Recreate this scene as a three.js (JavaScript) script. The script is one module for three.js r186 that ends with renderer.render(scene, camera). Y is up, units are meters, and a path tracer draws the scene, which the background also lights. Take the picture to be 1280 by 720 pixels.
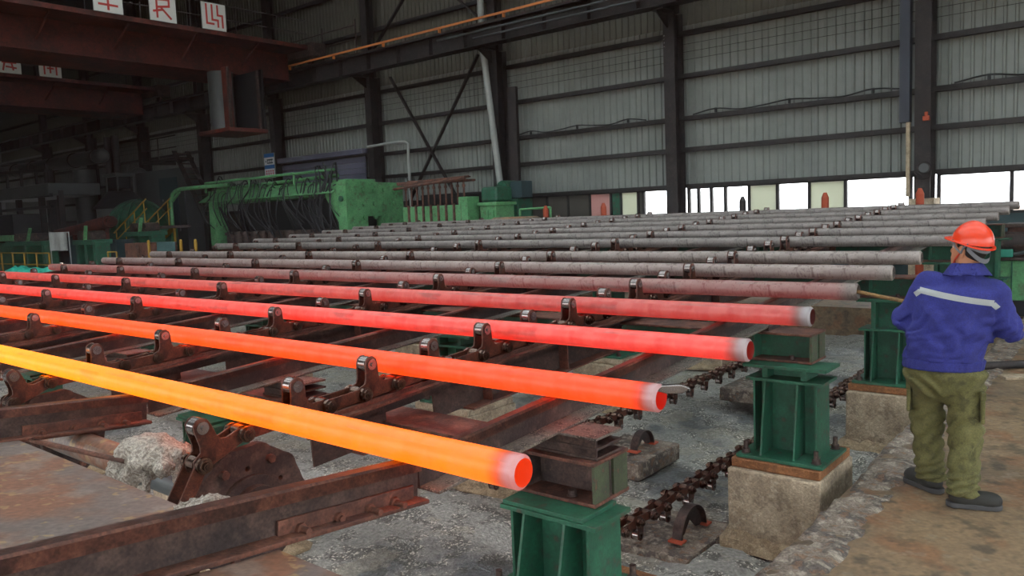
import * as THREE from 'three';
import { mergeGeometries } from 'three/addons/utils/BufferGeometryUtils.js';
import { RoundedBoxGeometry } from 'three/addons/geometries/RoundedBoxGeometry.js';
import { RectAreaLightUniformsLib } from 'three/addons/lights/RectAreaLightUniformsLib.js';

// ---------------------------------------------------------------- camera, sky, light, exposure
const scene = new THREE.Scene();
const EYE = 1.92;                                        // camera height over the walkway
const camera = new THREE.PerspectiveCamera(40.23, 1280 / 720, 0.05, 400);
camera.position.set(0, EYE, 0);
camera.rotation.order = 'YXZ';
camera.rotation.set(-0.09608, 0.69134, -0.04136);
const renderer = new THREE.WebGLRenderer({ antialias: true });
renderer.toneMapping = THREE.LinearToneMapping;
renderer.toneMappingExposure = 1.14;
renderer.shadowMap.enabled = true;
scene.background = new THREE.Color(0.93, 0.97, 1.0);     // even white overcast sky
scene.backgroundIntensity = 5.0;
scene.fog = new THREE.FogExp2(0xa4a6a8, 0.0014);          // thin dust in the hall air
RectAreaLightUniformsLib.init();

// ---------------------------------------------------------------- random, noise, textures
let seedState = 12345;
const rnd = () => { seedState = (seedState * 1664525 + 1013904223) >>> 0; return seedState / 4294967296; };
const rr = (a, b) => a + (b - a) * rnd();
const hash2 = (x, y, s) => { let h = (x * 374761393 + y * 668265263 + s * 2147483647) | 0; h = Math.imul(h ^ (h >>> 13), 1274126177); h ^= h >>> 16; return (h >>> 0) / 4294967296; };
const hash3 = (x, y, z) => { let h = (x * 374761393 + y * 668265263 + z * 1440662683) | 0; h = Math.imul(h ^ (h >>> 13), 1274126177); h ^= h >>> 16; return (h >>> 0) / 4294967296; };
const sm = (t) => t * t * (3 - 2 * t);
function pn(u, v, n, s) {                                // periodic value noise, period 1
  const x = u * n, y = v * n, xi = Math.floor(x), yi = Math.floor(y), fx = sm(x - xi), fy = sm(y - yi);
  const w = (a) => ((a % n) + n) % n, a = w(xi), b = w(xi + 1), c = w(yi), d = w(yi + 1);
  return (hash2(a, c, s) * (1 - fx) + hash2(b, c, s) * fx) * (1 - fy) + (hash2(a, d, s) * (1 - fx) + hash2(b, d, s) * fx) * fy;
}
function fb(u, v, n, s, o = 4) { let t = 0, a = 0.5, m = 0; for (let i = 0; i < o; i++) { t += a * pn(u, v, n, s + i * 17); m += a; a *= 0.55; n *= 2; } return t / m; }
function n3(x, y, z) {
  const xi = Math.floor(x), yi = Math.floor(y), zi = Math.floor(z), fx = sm(x - xi), fy = sm(y - yi), fz = sm(z - zi);
  const l = (a, b, t) => a + (b - a) * t;
  const h = (i, j, k) => hash3(xi + i, yi + j, zi + k);
  return l(l(l(h(0, 0, 0), h(1, 0, 0), fx), l(h(0, 1, 0), h(1, 1, 0), fx), fy), l(l(h(0, 0, 1), h(1, 0, 1), fx), l(h(0, 1, 1), h(1, 1, 1), fx), fy), fz);
}
const f3 = (x, y, z, o = 3) => { let t = 0, a = 0.5, m = 0; for (let i = 0; i < o; i++) { t += a * n3(x, y, z); m += a; a *= 0.5; x = x * 2 + 11; y = y * 2 + 7; z = z * 2 + 3; } return t / m; };
const st = (a, b, x) => { const t = Math.min(1, Math.max(0, (x - a) / (b - a))); return t * t * (3 - 2 * t); };
const mix = (a, b, t) => a.map((q, i) => q + (b[i] - q) * t);
function tex(w, h, fn, srgb = true) {
  const d = new Uint8Array(w * h * 4);
  for (let j = 0; j < h; j++) for (let i = 0; i < w; i++) {
    const c = fn((i + 0.5) / w, (j + 0.5) / h), k = (j * w + i) * 4;
    for (let q = 0; q < 3; q++) d[k + q] = Math.max(0, Math.min(255, Math.round(c[q])));
    d[k + 3] = 255;
  }
  const t = new THREE.DataTexture(d, w, h);
  t.wrapS = t.wrapT = THREE.RepeatWrapping; t.magFilter = THREE.LinearFilter; t.minFilter = THREE.LinearMipmapLinearFilter; t.generateMipmaps = true;
  if (srgb) t.colorSpace = THREE.SRGBColorSpace;
  t.needsUpdate = true; return t;
}
const rep = (t, m) => { const c = t.clone(); c.repeat.set(1 / m, 1 / m); c.needsUpdate = true; return c; };  // m = metres per tile
const g3 = (v) => [v, v, v];

// colour maps: what the surfaces are made of
const rustTex = (s, A, B, C) => tex(512, 512, (u, v) => {
  const a = fb(u, v, 4, s, 5), b = fb(u, v, 13, s + 50, 4), c = fb(u, v, 90, s + 90, 3), d = fb(u, v, 36, s + 70, 4);
  let k = mix(A, B, st(0.38, 0.62, a)); k = mix(k, C, st(0.5, 0.8, b) * 0.6); k = mix(k, A.map((q) => q * 0.7), st(0.55, 0.75, d) * 0.35);
  return k.map((q) => q * (0.78 + 0.44 * c));
});
const tRust = rustTex(3, [78, 54, 47], [108, 70, 57], [138, 96, 78]);
const tRustDark = rustTex(9, [56, 47, 45], [76, 61, 56], [104, 86, 77]);
const tPlate = tex(512, 512, (u, v) => {
  const a = fb(u, v, 3, 21, 5), b = fb(u, v, 9, 22, 4), c = fb(u, v, 80, 23, 2), d = fb(u * 1, v * 1, 24, 29, 3);
  let k = mix([118, 104, 98], [136, 92, 70], st(0.42, 0.62, a)); k = mix(k, [142, 130, 122], st(0.5, 0.7, b) * 0.6); k = mix(k, [168, 140, 96], st(0.68, 0.74, d) * 0.7);
  return k.map((q) => q * (0.86 + 0.28 * c));
});
const tSteel = tex(512, 512, (u, v) => {
  const a = fb(u, v, 5, 31, 4), b = fb(u, v, 40, 32, 3), c = fb(u, v, 18, 35, 3);
  let k = mix([168, 163, 160], [184, 179, 175], st(0.35, 0.65, a)); k = mix(k, [120, 112, 110], st(0.62, 0.78, b) * 0.5); k = mix(k, [150, 142, 140], st(0.55, 0.8, c) * 0.4);
  const arc = st(0.6, 0.72, fb(u * 6, v, 9, 38, 3)) * st(0.45, 0.65, fb(u, v, 7, 39, 3));
  return mix(k, [100, 92, 90], arc * 0.6);
});
const tGreen = (s, A, B, gr = 1) => tex(512, 512, (u, v) => {
  const a = fb(u, v, 4, s, 4), b = fb(u, v, 16, s + 5, 4), c = fb(u, v, 70, s + 8, 2);
  let k = mix(A, B, st(0.4, 0.65, a)); k = mix(k, [60, 60, 52], st(0.5, 0.75, b) * 0.5 * gr); k = mix(k, [96, 66, 48], st(0.66, 0.78, b) * 0.5 * gr);
  return k.map((q) => q * (0.88 + 0.24 * c));
});
const tGreenDark = tGreen(41, [30, 84, 62], [40, 98, 74]);
const tGreenLight = tGreen(44, [86, 146, 96], [98, 158, 106], 0.45);
const tGreenRust = tGreen(47, [58, 66, 46], [70, 80, 56], 1.6);
const tConc = tex(512, 512, (u, v) => {
  const a = fb(u, v, 4, 51, 5), b = fb(u, v, 11, 52, 4), c = fb(u, v, 90, 53, 2), d = fb(u, v, 30, 54, 3);
  let k = mix([150, 134, 112], [176, 160, 136], st(0.35, 0.65, a)); k = mix(k, [118, 106, 90], st(0.5, 0.75, b) * 0.55); k = mix(k, [200, 188, 166], st(0.6, 0.75, d) * 0.4);
  return k.map((q) => q * (0.85 + 0.3 * c));
});
const tPit = tex(1024, 1024, (u, v) => {
  const a = fb(u, v, 3, 61, 5), b = fb(u, v, 20, 62, 4), c = fb(u, v, 120, 63, 2), d = fb(u, v + 0.02 * fb(u, v, 16, 69, 2), 170, 64, 2), e = fb(u, v, 6, 66, 5);
  let k = mix([96, 100, 101], [146, 146, 140], st(0.4, 0.6, a)); k = mix(k, [74, 74, 68], st(0.5, 0.64, b) * 0.65); k = mix(k, [152, 146, 128], st(0.56, 0.62, e) * 0.5);
  k = mix(k, [222, 218, 206], st(0.62, 0.7, d) * st(0.42, 0.58, b) * st(0.35, 0.55, a) * 0.9);
  return k.map((q) => q * (0.8 + 0.4 * c));
});
const tWalk = tex(1024, 1024, (u, v) => {
  const a = fb(u, v, 3, 71, 5), b = fb(u, v, 8, 72, 5), c = fb(u, v, 110, 73, 2), d = fb(u, v, 22, 74, 4);
  let k = mix([128, 112, 92], [156, 134, 106], st(0.38, 0.62, a)); k = mix(k, [150, 100, 68], st(0.55, 0.7, b) * 0.5); k = mix(k, [76, 67, 58], st(0.5, 0.75, d) * 0.6); k = mix(k, [166, 158, 142], st(0.3, 0.22, d) * 0.4);
  return k.map((q) => q * (0.86 + 0.28 * c));
});
const tKerb = tex(512, 512, (u, v) => {
  const a = fb(u, v, 5, 81, 5), b = fb(u, v, 18, 82, 4), c = fb(u, v, 90, 83, 2);
  let k = mix([92, 84, 78], [128, 116, 104], st(0.4, 0.6, a)); k = mix(k, [172, 162, 146], st(0.5, 0.75, b) * 0.7); k = mix(k, [128, 94, 70], st(0.4, 0.26, b) * 0.6);
  return k.map((q) => q * (0.8 + 0.4 * c));
});
const tClad = tex(512, 512, (u, v) => {
  const a = fb(u, v, 4, 91, 5), b = fb(u, v, 30, 92, 3);
  return mix([150, 154, 151], [162, 166, 162], st(0.3, 0.7, a)).map((q) => q * (0.97 + 0.06 * b));
});
const tCloth = (s, A, B, stain) => tex(512, 512, (u, v) => {
  const a = fb(u, v, 6, s, 4), b = fb(u, v, 128, s + 3, 1), c = fb(u, v, 12, s + 6, 4);
  let k = mix(A, B, a); k = mix(k, A.map((q) => q * 0.55), st(0.52, 0.8, c) * stain);
  return k.map((q) => q * (0.9 + 0.2 * b));
});
const tWool = tex(512, 512, (u, v) => {
  const w = fb(u, v, 6, 113, 3), a = fb(u + w * 0.25, v - w * 0.2, 24, 111, 4), b = fb(u - w * 0.3, v + w * 0.3, 60, 112, 3);
  return mix([164, 150, 138], [222, 212, 198], st(0.3, 0.7, a)).map((q) => q * (0.82 + 0.36 * b));
});
const bumpFine = tex(512, 512, (u, v) => g3(255 * (0.5 * fb(u, v, 10, 101, 4) + 0.5 * fb(u, v, 70, 102, 3))), false);
const bumpRough = tex(512, 512, (u, v) => { const b = fb(u, v, 14, 105, 5), c = fb(u, v, 60, 106, 3); return g3(255 * (0.6 * b + 0.4 * c)); }, false);
const roughTex = tex(512, 512, (u, v) => g3(255 * (0.55 + 0.4 * fb(u, v, 8, 107, 5))), false);

function mat(o) {
  const { m = 1, bump, bs = 0.002, rt, ...p } = o;
  if (p.map) p.map = rep(p.map, m);
  if (bump) { p.bumpMap = rep(bump, o.bm ?? m * 0.6); p.bumpScale = bs; }
  if (rt) p.roughnessMap = rep(roughTex, m);
  delete p.bm;
  return new THREE.MeshPhysicalMaterial({ roughness: 0.8, ...p });
}
const M = {
  rust: mat({ map: tRust, m: 0.9, bump: bumpFine, bs: 0.003, roughness: 0.62, metalness: 0.35 }),
  rustDark: mat({ map: tRustDark, m: 0.8, bump: bumpFine, bs: 0.002, roughness: 0.6, metalness: 0.4 }),
  railHead: mat({ map: tRust, color: 0xd8d2d2, m: 0.7, bump: bumpFine, bs: 0.0012, roughness: 0.36, metalness: 0.6 }),
  chain: mat({ map: tRust, color: 0xdcc6bc, m: 0.5, bump: bumpFine, bs: 0.0005, roughness: 0.4, metalness: 0.4 }),
  pin: mat({ map: tSteel, color: 0xa08678, m: 0.5, roughness: 0.26, metalness: 0.85 }),
  wheel: mat({ map: tRustDark, m: 0.8, bump: bumpFine, bs: 0.002, roughness: 0.7, metalness: 0.3 }),
  roller: mat({ color: 0x8f8784, roughness: 0.3, metalness: 0.85, rt: true, m: 0.3 }),
  plate: mat({ map: tPlate, m: 1.3, bump: bumpFine, bs: 0.0015, roughness: 0.5, metalness: 0.3 }),
  greenDark: mat({ map: tGreenDark, m: 0.8, bump: bumpFine, bs: 0.001, roughness: 0.5 }),
  greenRust: mat({ map: tGreenRust, m: 0.5, bump: bumpFine, bs: 0.001, roughness: 0.6 }),
  greenLight: mat({ map: tGreenLight, m: 1.6, bump: bumpFine, bs: 0.001, roughness: 0.55 }),
  greenDeep: mat({ map: tGreenDark, m: 1.4, bump: bumpFine, bs: 0.001, roughness: 0.65 }),
  dust: mat({ map: tPit, color: 0xa8a09a, m: 0.9, bump: bumpFine, bs: 0.001, roughness: 0.9 }),
  conc: mat({ map: tConc, m: 0.9, bump: bumpRough, bs: 0.012, roughness: 0.92 }),
  concOrange: mat({ map: tConc, color: 0xcf9a74, m: 0.6, bump: bumpRough, bs: 0.006, roughness: 0.9 }),
  rubble: mat({ map: tConc, color: 0xfffaf0, m: 0.5, bump: bumpRough, bs: 0.02, roughness: 0.95 }),
  pit: mat({ map: tPit, m: 2.3, bump: bumpRough, bs: 0.03, bm: 1.1, roughness: 0.7, rt: true }),
  walk: mat({ map: tWalk, color: 0xdcd6d0, m: 2.6, bump: bumpFine, bs: 0.006, roughness: 0.75, rt: true }),
  kerb: mat({ map: tKerb, m: 0.8, bump: bumpRough, bs: 0.02, roughness: 0.9 }),
  clad: mat({ map: tClad, color: 0xcdd0ce, m: 3, roughness: 0.6 }),
  cladBrown: mat({ map: tClad, color: 0x9a958a, m: 3, roughness: 0.75 }),  // darker, browner tone for the sheets above the top row
  steelDark: mat({ map: tRustDark, color: 0x969ea6, m: 1.4, roughness: 0.7 }),
  girt: mat({ map: tRustDark, color: 0x868e96, m: 1.4, roughness: 0.6 }),
  craneRed: mat({ map: tRust, color: 0xd08478, m: 2.5, roughness: 0.75 }),
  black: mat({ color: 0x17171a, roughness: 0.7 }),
  rubber: mat({ color: 0x26272b, roughness: 0.55, bump: bumpFine, bs: 0.001, m: 0.3 }),
  ductGrey: mat({ map: tClad, color: 0x8a8c90, m: 2, roughness: 0.5, metalness: 0.3 }),
  yellow: mat({ color: 0xa07c24, roughness: 0.6 }),
  orangePipe: mat({ color: 0xc8793c, roughness: 0.6 }),
  redPaint: mat({ color: 0xa8492e, bump: bumpFine, bs: 0.001, roughness: 0.7 }),
  white: mat({ map: tClad, color: 0xffffff, m: 1, roughness: 0.7 }),
  cream: mat({ color: 0xd9dccb, roughness: 0.8, transmission: 0.35, thickness: 0 }),
  pink: mat({ color: 0xc79a94, roughness: 0.8, transmission: 0.25, thickness: 0 }),
  glass: new THREE.MeshPhysicalMaterial({ color: 0xffffff, roughness: 0.02, transmission: 1, thickness: 0, ior: 1.45 }),
  skylight: new THREE.MeshPhysicalMaterial({ color: 0xf4f7f7, roughness: 0.9, transmission: 0.75, thickness: 0 }),
  darkPane: mat({ color: 0x4a4640, roughness: 0.6 }),  // opaque panes coloured as the dark view behind the windows
  violet: mat({ map: tClad, color: 0xaca6c6, m: 2, roughness: 0.5 }),
  tealBox: mat({ color: 0x2f8a76, roughness: 0.7 }),
  bluegrey: mat({ map: tClad, color: 0x4f6f78, m: 1.5, roughness: 0.7 }),
  brown: mat({ map: tRust, m: 1.2, roughness: 0.8 }),
  tarp: mat({ color: 0x1f9a84, roughness: 0.55 }),
  roof: mat({ map: tClad, color: 0x6a6c70, m: 3, roughness: 0.8 }),
  wool: mat({ map: tWool, m: 0.22, bump: bumpRough, bs: 0.02, bm: 0.12, roughness: 1 }),
  earth: mat({ map: tWalk, m: 6, roughness: 0.95 }),
};
// ---------------------------------------------------------------- geometry helpers
// P: right, up, away from the camera -> three.js
const P = (x, y, z) => new THREE.Vector3(x, y, -z);
const T = 0.05584, CT = Math.cos(T), ST = Math.sin(T);    // the bed climbs away from the camera by 3.2 degrees
const bedV = (x, h, s) => new THREE.Vector3(x, EYE + (h - 1) * CT + s * ST, -((1 - h) * ST + s * CT));  // bed: x along pipes, h over the pipe axes, s up the rails
function boxUV(g) {
  if (g.index) g = g.toNonIndexed();
  if (!g.attributes.normal) g.computeVertexNormals();
  const p = g.attributes.position, uv = new Float32Array(p.count * 2), a = new THREE.Vector3(), b = new THREE.Vector3(), c = new THREE.Vector3(), n = new THREE.Vector3();
  for (let i = 0; i < p.count; i += 3) {
    a.fromBufferAttribute(p, i); b.fromBufferAttribute(p, i + 1); c.fromBufferAttribute(p, i + 2);
    n.crossVectors(b.clone().sub(a), c.clone().sub(a));
    const x = Math.abs(n.x), y = Math.abs(n.y), z = Math.abs(n.z);
    [a, b, c].forEach((q, k) => {
      const o = (i + k) * 2;
      if (y >= x && y >= z) { uv[o] = q.x; uv[o + 1] = q.z; } else if (x >= z) { uv[o] = q.z + 0.37; uv[o + 1] = q.y; } else { uv[o] = q.x; uv[o + 1] = q.y + 0.21; }
    });
  }
  g.setAttribute('uv', new THREE.BufferAttribute(uv, 2));
  return g;
}
function at(g, x = 0, y = 0, z = 0, rx = 0, ry = 0, rz = 0) {
  g.applyMatrix4(new THREE.Matrix4().compose(new THREE.Vector3(x, y, z), new THREE.Quaternion().setFromEuler(new THREE.Euler(rx, ry, rz)), new THREE.Vector3(1, 1, 1)));
  return g;
}
const box = (w, h, d, x, y, z, rx, ry, rz) => at(new THREE.BoxGeometry(w, h, d), x, y, z, rx, ry, rz);
const rbox = (w, h, d, x, y, z, r = 0.004, rx, ry, rz) => at(new RoundedBoxGeometry(w, h, d, 1, Math.min(r, w * 0.45, h * 0.45, d * 0.45)), x, y, z, rx, ry, rz);
const cyl = (r, h, x, y, z, axis = 'y', seg = 16, r2 = r) => at(new THREE.CylinderGeometry(r2, r, h, seg), x, y, z, axis === 'z' ? Math.PI / 2 : 0, 0, axis === 'x' ? -Math.PI / 2 : 0);
function bar(a, b, r, seg = 8) {                           // round bar between two points
  const d = b.clone().sub(a), g = new THREE.CylinderGeometry(r, r, d.length(), seg);
  g.applyQuaternion(new THREE.Quaternion().setFromUnitVectors(new THREE.Vector3(0, 1, 0), d.normalize()));
  const m = a.clone().add(b).multiplyScalar(0.5); g.translate(m.x, m.y, m.z); return g;
}
function beamBar(a, b, w, h) {                             // square bar between two points
  const d = b.clone().sub(a), g = new THREE.BoxGeometry(w, h, d.length()), o = new THREE.Object3D();
  o.position.copy(a.clone().add(b).multiplyScalar(0.5)); o.lookAt(b); o.updateMatrix(); g.applyMatrix4(o.matrix); return g;
}
const tube = (pts, r, n = 24, seg = 8) => new THREE.TubeGeometry(new THREE.CatmullRomCurve3(pts), n, r, seg);
function extr(pts, depth, bevel = 0) {                     // outline in x,y pushed along +z
  const s = new THREE.Shape(pts.map(([x, y]) => new THREE.Vector2(x, y)));
  return new THREE.ExtrudeGeometry(s, { depth, bevelEnabled: bevel > 0, bevelSize: bevel, bevelThickness: bevel, bevelSegments: 1, steps: 1 });
}
function merge(list) {
  const g = list.map((q) => { q = boxUV(q); for (const k of Object.keys(q.attributes)) if (!['position', 'normal', 'uv'].includes(k)) q.deleteAttribute(k); return q; });
  return g.length === 1 ? g[0] : mergeGeometries(g);
}
const used = {};
function numbered(n) { used[n] = (used[n] ?? -1) + 1; return used[n] ? n + '_' + String(used[n]).padStart(3, '0') : n; }
function part(name, geos, material, parent, label) {
  const m = new THREE.Mesh(geos.isBufferGeometry ? geos : merge(geos), material);
  m.name = name; m.castShadow = m.receiveShadow = true; if (label) m.userData.label = label; parent.add(m); return m;
}
function thing(name, label, category, pos = [0, 0, 0], group) {
  const o = new THREE.Group(); o.name = numbered(name); o.position.set(...(pos.isVector3 ? pos.toArray() : pos));
  o.userData = { label, category }; if (group) o.userData.group = group; scene.add(o); return o;
}
function solo(name, label, category, geos, material, group) {
  const m = part(numbered(name), geos, material, scene); m.userData.label = label; m.userData.category = category; if (group) m.userData.group = group; return m;
}
function struct(name, geos, material) { const m = part(numbered(name), geos, material, scene); m.userData.kind = 'structure'; return m; }
function structGroup(name) { const o = new THREE.Group(); o.name = numbered(name); o.userData.kind = 'structure'; scene.add(o); return o; }
function copy(o, label) { const c = o.clone(); c.name = numbered(o.name.replace(/_\d+$/, '')); c.userData = { ...o.userData, label }; scene.add(c); return c; }
const ORD = ['first', 'second', 'third', 'fourth', 'fifth', 'sixth', 'seventh', 'eighth', 'ninth', 'tenth', 'eleventh', 'twelfth', 'thirteenth', 'fourteenth'];

// smooth surface of a distance field, on a grid (surface nets)
function net(f, lo, hi, cell) {
  const n = [0, 1, 2].map((i) => Math.ceil((hi[i] - lo[i]) / cell) + 1), [nx, ny, nz] = n, id = (i, j, k) => (k * ny + j) * nx + i;
  const v = new Float32Array(nx * ny * nz);
  for (let k = 0; k < nz; k++) for (let j = 0; j < ny; j++) for (let i = 0; i < nx; i++) v[id(i, j, k)] = f(lo[0] + i * cell, lo[1] + j * cell, lo[2] + k * cell);
  const vi = new Int32Array(nx * ny * nz).fill(-1), pos = [], idx = [];
  const C = [[0, 0, 0], [1, 0, 0], [0, 1, 0], [1, 1, 0], [0, 0, 1], [1, 0, 1], [0, 1, 1], [1, 1, 1]];
  const E = [[0, 1], [2, 3], [4, 5], [6, 7], [0, 2], [1, 3], [4, 6], [5, 7], [0, 4], [1, 5], [2, 6], [3, 7]];
  for (let k = 0; k < nz - 1; k++) for (let j = 0; j < ny - 1; j++) for (let i = 0; i < nx - 1; i++) {
    const c = C.map(([a, b, d]) => v[id(i + a, j + b, k + d)]);
    let neg = 0; for (const q of c) if (q < 0) neg++;
    if (!neg || neg === 8) continue;
    let x = 0, y = 0, z = 0, m = 0;
    for (const [a, b] of E) if ((c[a] < 0) !== (c[b] < 0)) { const t = c[a] / (c[a] - c[b]); x += C[a][0] + (C[b][0] - C[a][0]) * t; y += C[a][1] + (C[b][1] - C[a][1]) * t; z += C[a][2] + (C[b][2] - C[a][2]) * t; m++; }
    vi[id(i, j, k)] = pos.length / 3; pos.push(lo[0] + (i + x / m) * cell, lo[1] + (j + y / m) * cell, lo[2] + (k + z / m) * cell);
  }
  for (let k = 1; k < nz - 1; k++) for (let j = 1; j < ny - 1; j++) for (let i = 1; i < nx - 1; i++) {
    const a = v[id(i, j, k)] < 0;
    const quad = (p, q, r, s, flip) => { if (p < 0 || q < 0 || r < 0 || s < 0) return; if (flip) idx.push(p, r, q, p, s, r); else idx.push(p, q, r, p, r, s); };
    if (a !== v[id(i + 1, j, k)] < 0) quad(vi[id(i, j - 1, k - 1)], vi[id(i, j, k - 1)], vi[id(i, j, k)], vi[id(i, j - 1, k)], !a);
    if (a !== v[id(i, j + 1, k)] < 0) quad(vi[id(i - 1, j, k - 1)], vi[id(i - 1, j, k)], vi[id(i, j, k)], vi[id(i, j, k - 1)], !a);
    if (a !== v[id(i, j, k + 1)] < 0) quad(vi[id(i - 1, j - 1, k)], vi[id(i, j - 1, k)], vi[id(i, j, k)], vi[id(i - 1, j, k)], !a);
  }
  const g = new THREE.BufferGeometry(); g.setAttribute('position', new THREE.Float32BufferAttribute(pos, 3)); g.setIndex(idx); g.computeVertexNormals();
  return g;
}
const smin = (a, b, k) => { const h = Math.max(k - Math.abs(a - b), 0) / k; return Math.min(a, b) - h * h * k * 0.25; };
function cap(x, y, z, a, b, ra, rb) {                      // tapered capsule
  const dx = b[0] - a[0], dy = b[1] - a[1], dz = b[2] - a[2], px = x - a[0], py = y - a[1], pz = z - a[2];
  const t = Math.min(1, Math.max(0, (px * dx + py * dy + pz * dz) / (dx * dx + dy * dy + dz * dz)));
  return Math.hypot(px - dx * t, py - dy * t, pz - dz * t) - (ra + (rb - ra) * t);
}
const ell = (x, y, z, c, r) => { const k = Math.hypot((x - c[0]) / r[0], (y - c[1]) / r[1], (z - c[2]) / r[2]); return (k - 1) * Math.min(...r); };

// ---------------------------------------------------------------- floors and hall
{
  struct('floor_walkway', [box(15.25, 0.7, 29, -1.55 + 7.625, -0.35, -5)], M.walk);
  // pit floor with a broken, uneven skin in front
  const g = new THREE.PlaneGeometry(19, 19, 210, 210); g.rotateX(-Math.PI / 2); g.translate(-9.5 - 1.45, 0, -6.5);
  const p = g.attributes.position;
  for (let i = 0; i < p.count; i++) {
    const x = p.getX(i), z = p.getZ(i), a = f3(x * 0.9 + 40, 3.3, z * 0.9 + 40, 4), b = f3(x * 5 + 9, 7.1, z * 5 + 80, 3);
    p.setY(i, -0.52 + 0.035 * st(0.47, 0.5, a) + (b - 0.5) * 0.03);
  }
  g.computeVertexNormals(); struct('floor_pit', [g], M.pit);
  struct('ground_slab_back', [box(46, 1, 6, -1.55 - 23, -0.5, -17.4)], M.walk);
  struct('ground_slab_side', [box(43, 1, 22.5, -19.2 - 21.5, -0.5, -3.2)], M.walk);
  struct('floor_base', [box(76, 0.3, 32, -23, -0.95, -4.6)], M.pit);
  struct('terrain', [box(400, 0.4, 400, 0, -1.4, 0)], M.earth);
  // crumbling edge strip of the walkway
  const k = new THREE.PlaneGeometry(0.36, 17, 14, 340); k.rotateX(-Math.PI / 2);
  const q = k.attributes.position;
  for (let i = 0; i < q.count; i++) {
    const x = q.getX(i), z = q.getZ(i), u = (x + 0.18) / 0.36, e = f3(z * 2.3 + 5, 1, 9, 3) - 0.5, h = f3(x * 7 + 30, 2, z * 7 + 60, 4);
    const edge = st(0.0, 0.16, u), far = st(1, 0.75, u);
    q.setXYZ(i, x + (u < 0.3 ? e * 0.07 : e * 0.05), -0.06 + edge * far * (0.035 + h * 0.075) + (1 - far) * 0.055, z);
  }
  k.translate(-1.43, 0, -7); k.computeVertexNormals(); struct('kerb_strip', [k], M.kerb);
  // dark seam and second slab on the right of the walkway
  struct('trim_1', [rbox(0.05, 0.05, 8, -0.62, 0.0, -8.5, 0.01, 0, 0.13, 0)], M.rustDark);
}
const WZ = 19.5, BAY = 6.0, COLX = [1.9, -4.17, -10.17, -16.2, -22.1, -28.05, -33.7, -39.4, -45.4, -51.4];
const TOP = 13;
{
  // back wall: sill wall, corrugated sheets, girts, windows
  const w = structGroup('wall_back');
  part('sill_panel', [box(74, 1.5, 0.2, -23, 0.75, -WZ - 0.1)], M.bluegrey, w);
  const sheetShape = (wd) => {                            // corrugated outline seen from above: ribs every 0.2 m
    const pts = []; const n = Math.round(wd / 0.2), s = wd / n;
    for (let i = 0; i < n; i++) { const x = i * s; pts.push([x, 0], [x + s * 0.62, 0], [x + s * 0.7, -0.035], [x + s * 0.9, -0.035]); }
    pts.push([wd, 0]); const back = pts.slice().reverse().map(([x, y]) => [x, y - 0.006]); return pts.concat(back);
  };
  const upright = (g, x, y, z) => { g.rotateX(-Math.PI / 2); g.translate(x, y, z); return g; };
  const edges = [14, ...COLX, -60];
  for (let b = 0; b < edges.length - 1; b++) {
    const x1 = edges[b], x0 = edges[b + 1], L = x1 - x0, n = Math.round(L / 1.2), s = L / n;
    for (let i = 0; i < n; i++) {
      const lo = b >= 4 && b <= 4 && false ? 4.4 : 2.42, tall = 6.62 - lo;
      part('cladding_sheet', [upright(extr(sheetShape(s + 0.05), tall), x0 + i * s - 0.025, lo, -WZ + (i % 2) * 0.007)], M.clad, w);
    }
    part('upper_cladding', [upright(extr(sheetShape(L), TOP - 6.6), x0, 6.6, -WZ - 0.06)], M.cladBrown, w);
    // girts at four levels, channel shaped
    for (const y of [3.38, 4.2, 5.3, 6.4, 8.6, 10.2]) part('girt', [box(L, 0.11, 0.014, x0 + L / 2, y, -WZ + 0.17), box(L, 0.012, 0.14, x0 + L / 2, y + 0.055, -WZ + 0.1), box(L, 0.012, 0.14, x0 + L / 2, y - 0.055, -WZ + 0.1)], M.girt, w);
    part('window_header', [box(L, 0.1, 0.16, x0 + L / 2, 2.42, -WZ + 0.06)], M.girt, w);
    for (let i = 0; i < 3; i++) part('stay_wire', [box(L, 0.011, 0.011, x0 + L / 2, 5.72 + i * 0.2, -WZ + 0.12)], M.steelDark, w);
  }
  // windows: each bay has panes of its own width
  const PANES = {
    1: [[0.0, 0.26, 'c'], [0.26, 0.43, 'g'], [0.43, 0.57, 'c'], [0.57, 1, 'g']],
  };
  const bay = (x0, x1, list) => {
    const win = structGroup('window');
    part('window_frame', [box(x1 - x0, 0.06, 0.1, (x0 + x1) / 2, 1.5, -WZ), box(x1 - x0, 0.05, 0.1, (x0 + x1) / 2, 2.36, -WZ), ...[0, ...list.map((p) => p[0])].map((f) => box(0.07, 0.9, 0.1, x0 + (x1 - x0) * f, 1.94, -WZ)), box(0.07, 0.9, 0.1, x1, 1.94, -WZ)], M.girt, win);
    let a = 0;
    for (const [f, k] of list) { const px0 = x0 + (x1 - x0) * a, px1 = x0 + (x1 - x0) * f; part('pane', [box(px1 - px0 - 0.05, 0.84, 0.012, (px0 + px1) / 2, 1.94, -WZ + 0.01)], { g: M.glass, c: M.cream, d: M.darkPane, p: M.pink, n: M.greenDeep }[k], win); a = f; }
  };
  bay(-3.8, 1.9, [[0.24, 'g'], [0.48, 'g'], [0.52, 'g'], [0.66, 'c'], [0.82, 'g'], [1, 'c']]);
  bay(1.9, 8, [[0.3, 'g'], [0.6, 'g'], [1, 'g']]); bay(8, 14, [[0.3, 'g'], [0.6, 'g'], [1, 'g']]);
  bay(-9.82, -4.2, [[0.05, 'g'], [0.115, 'g'], [0.185, 'g'], [0.3, 'g'], [0.43, 'c'], [0.57, 'g'], [0.72, 'c'], [0.97, 'g'], [1, 'g']]);
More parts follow.
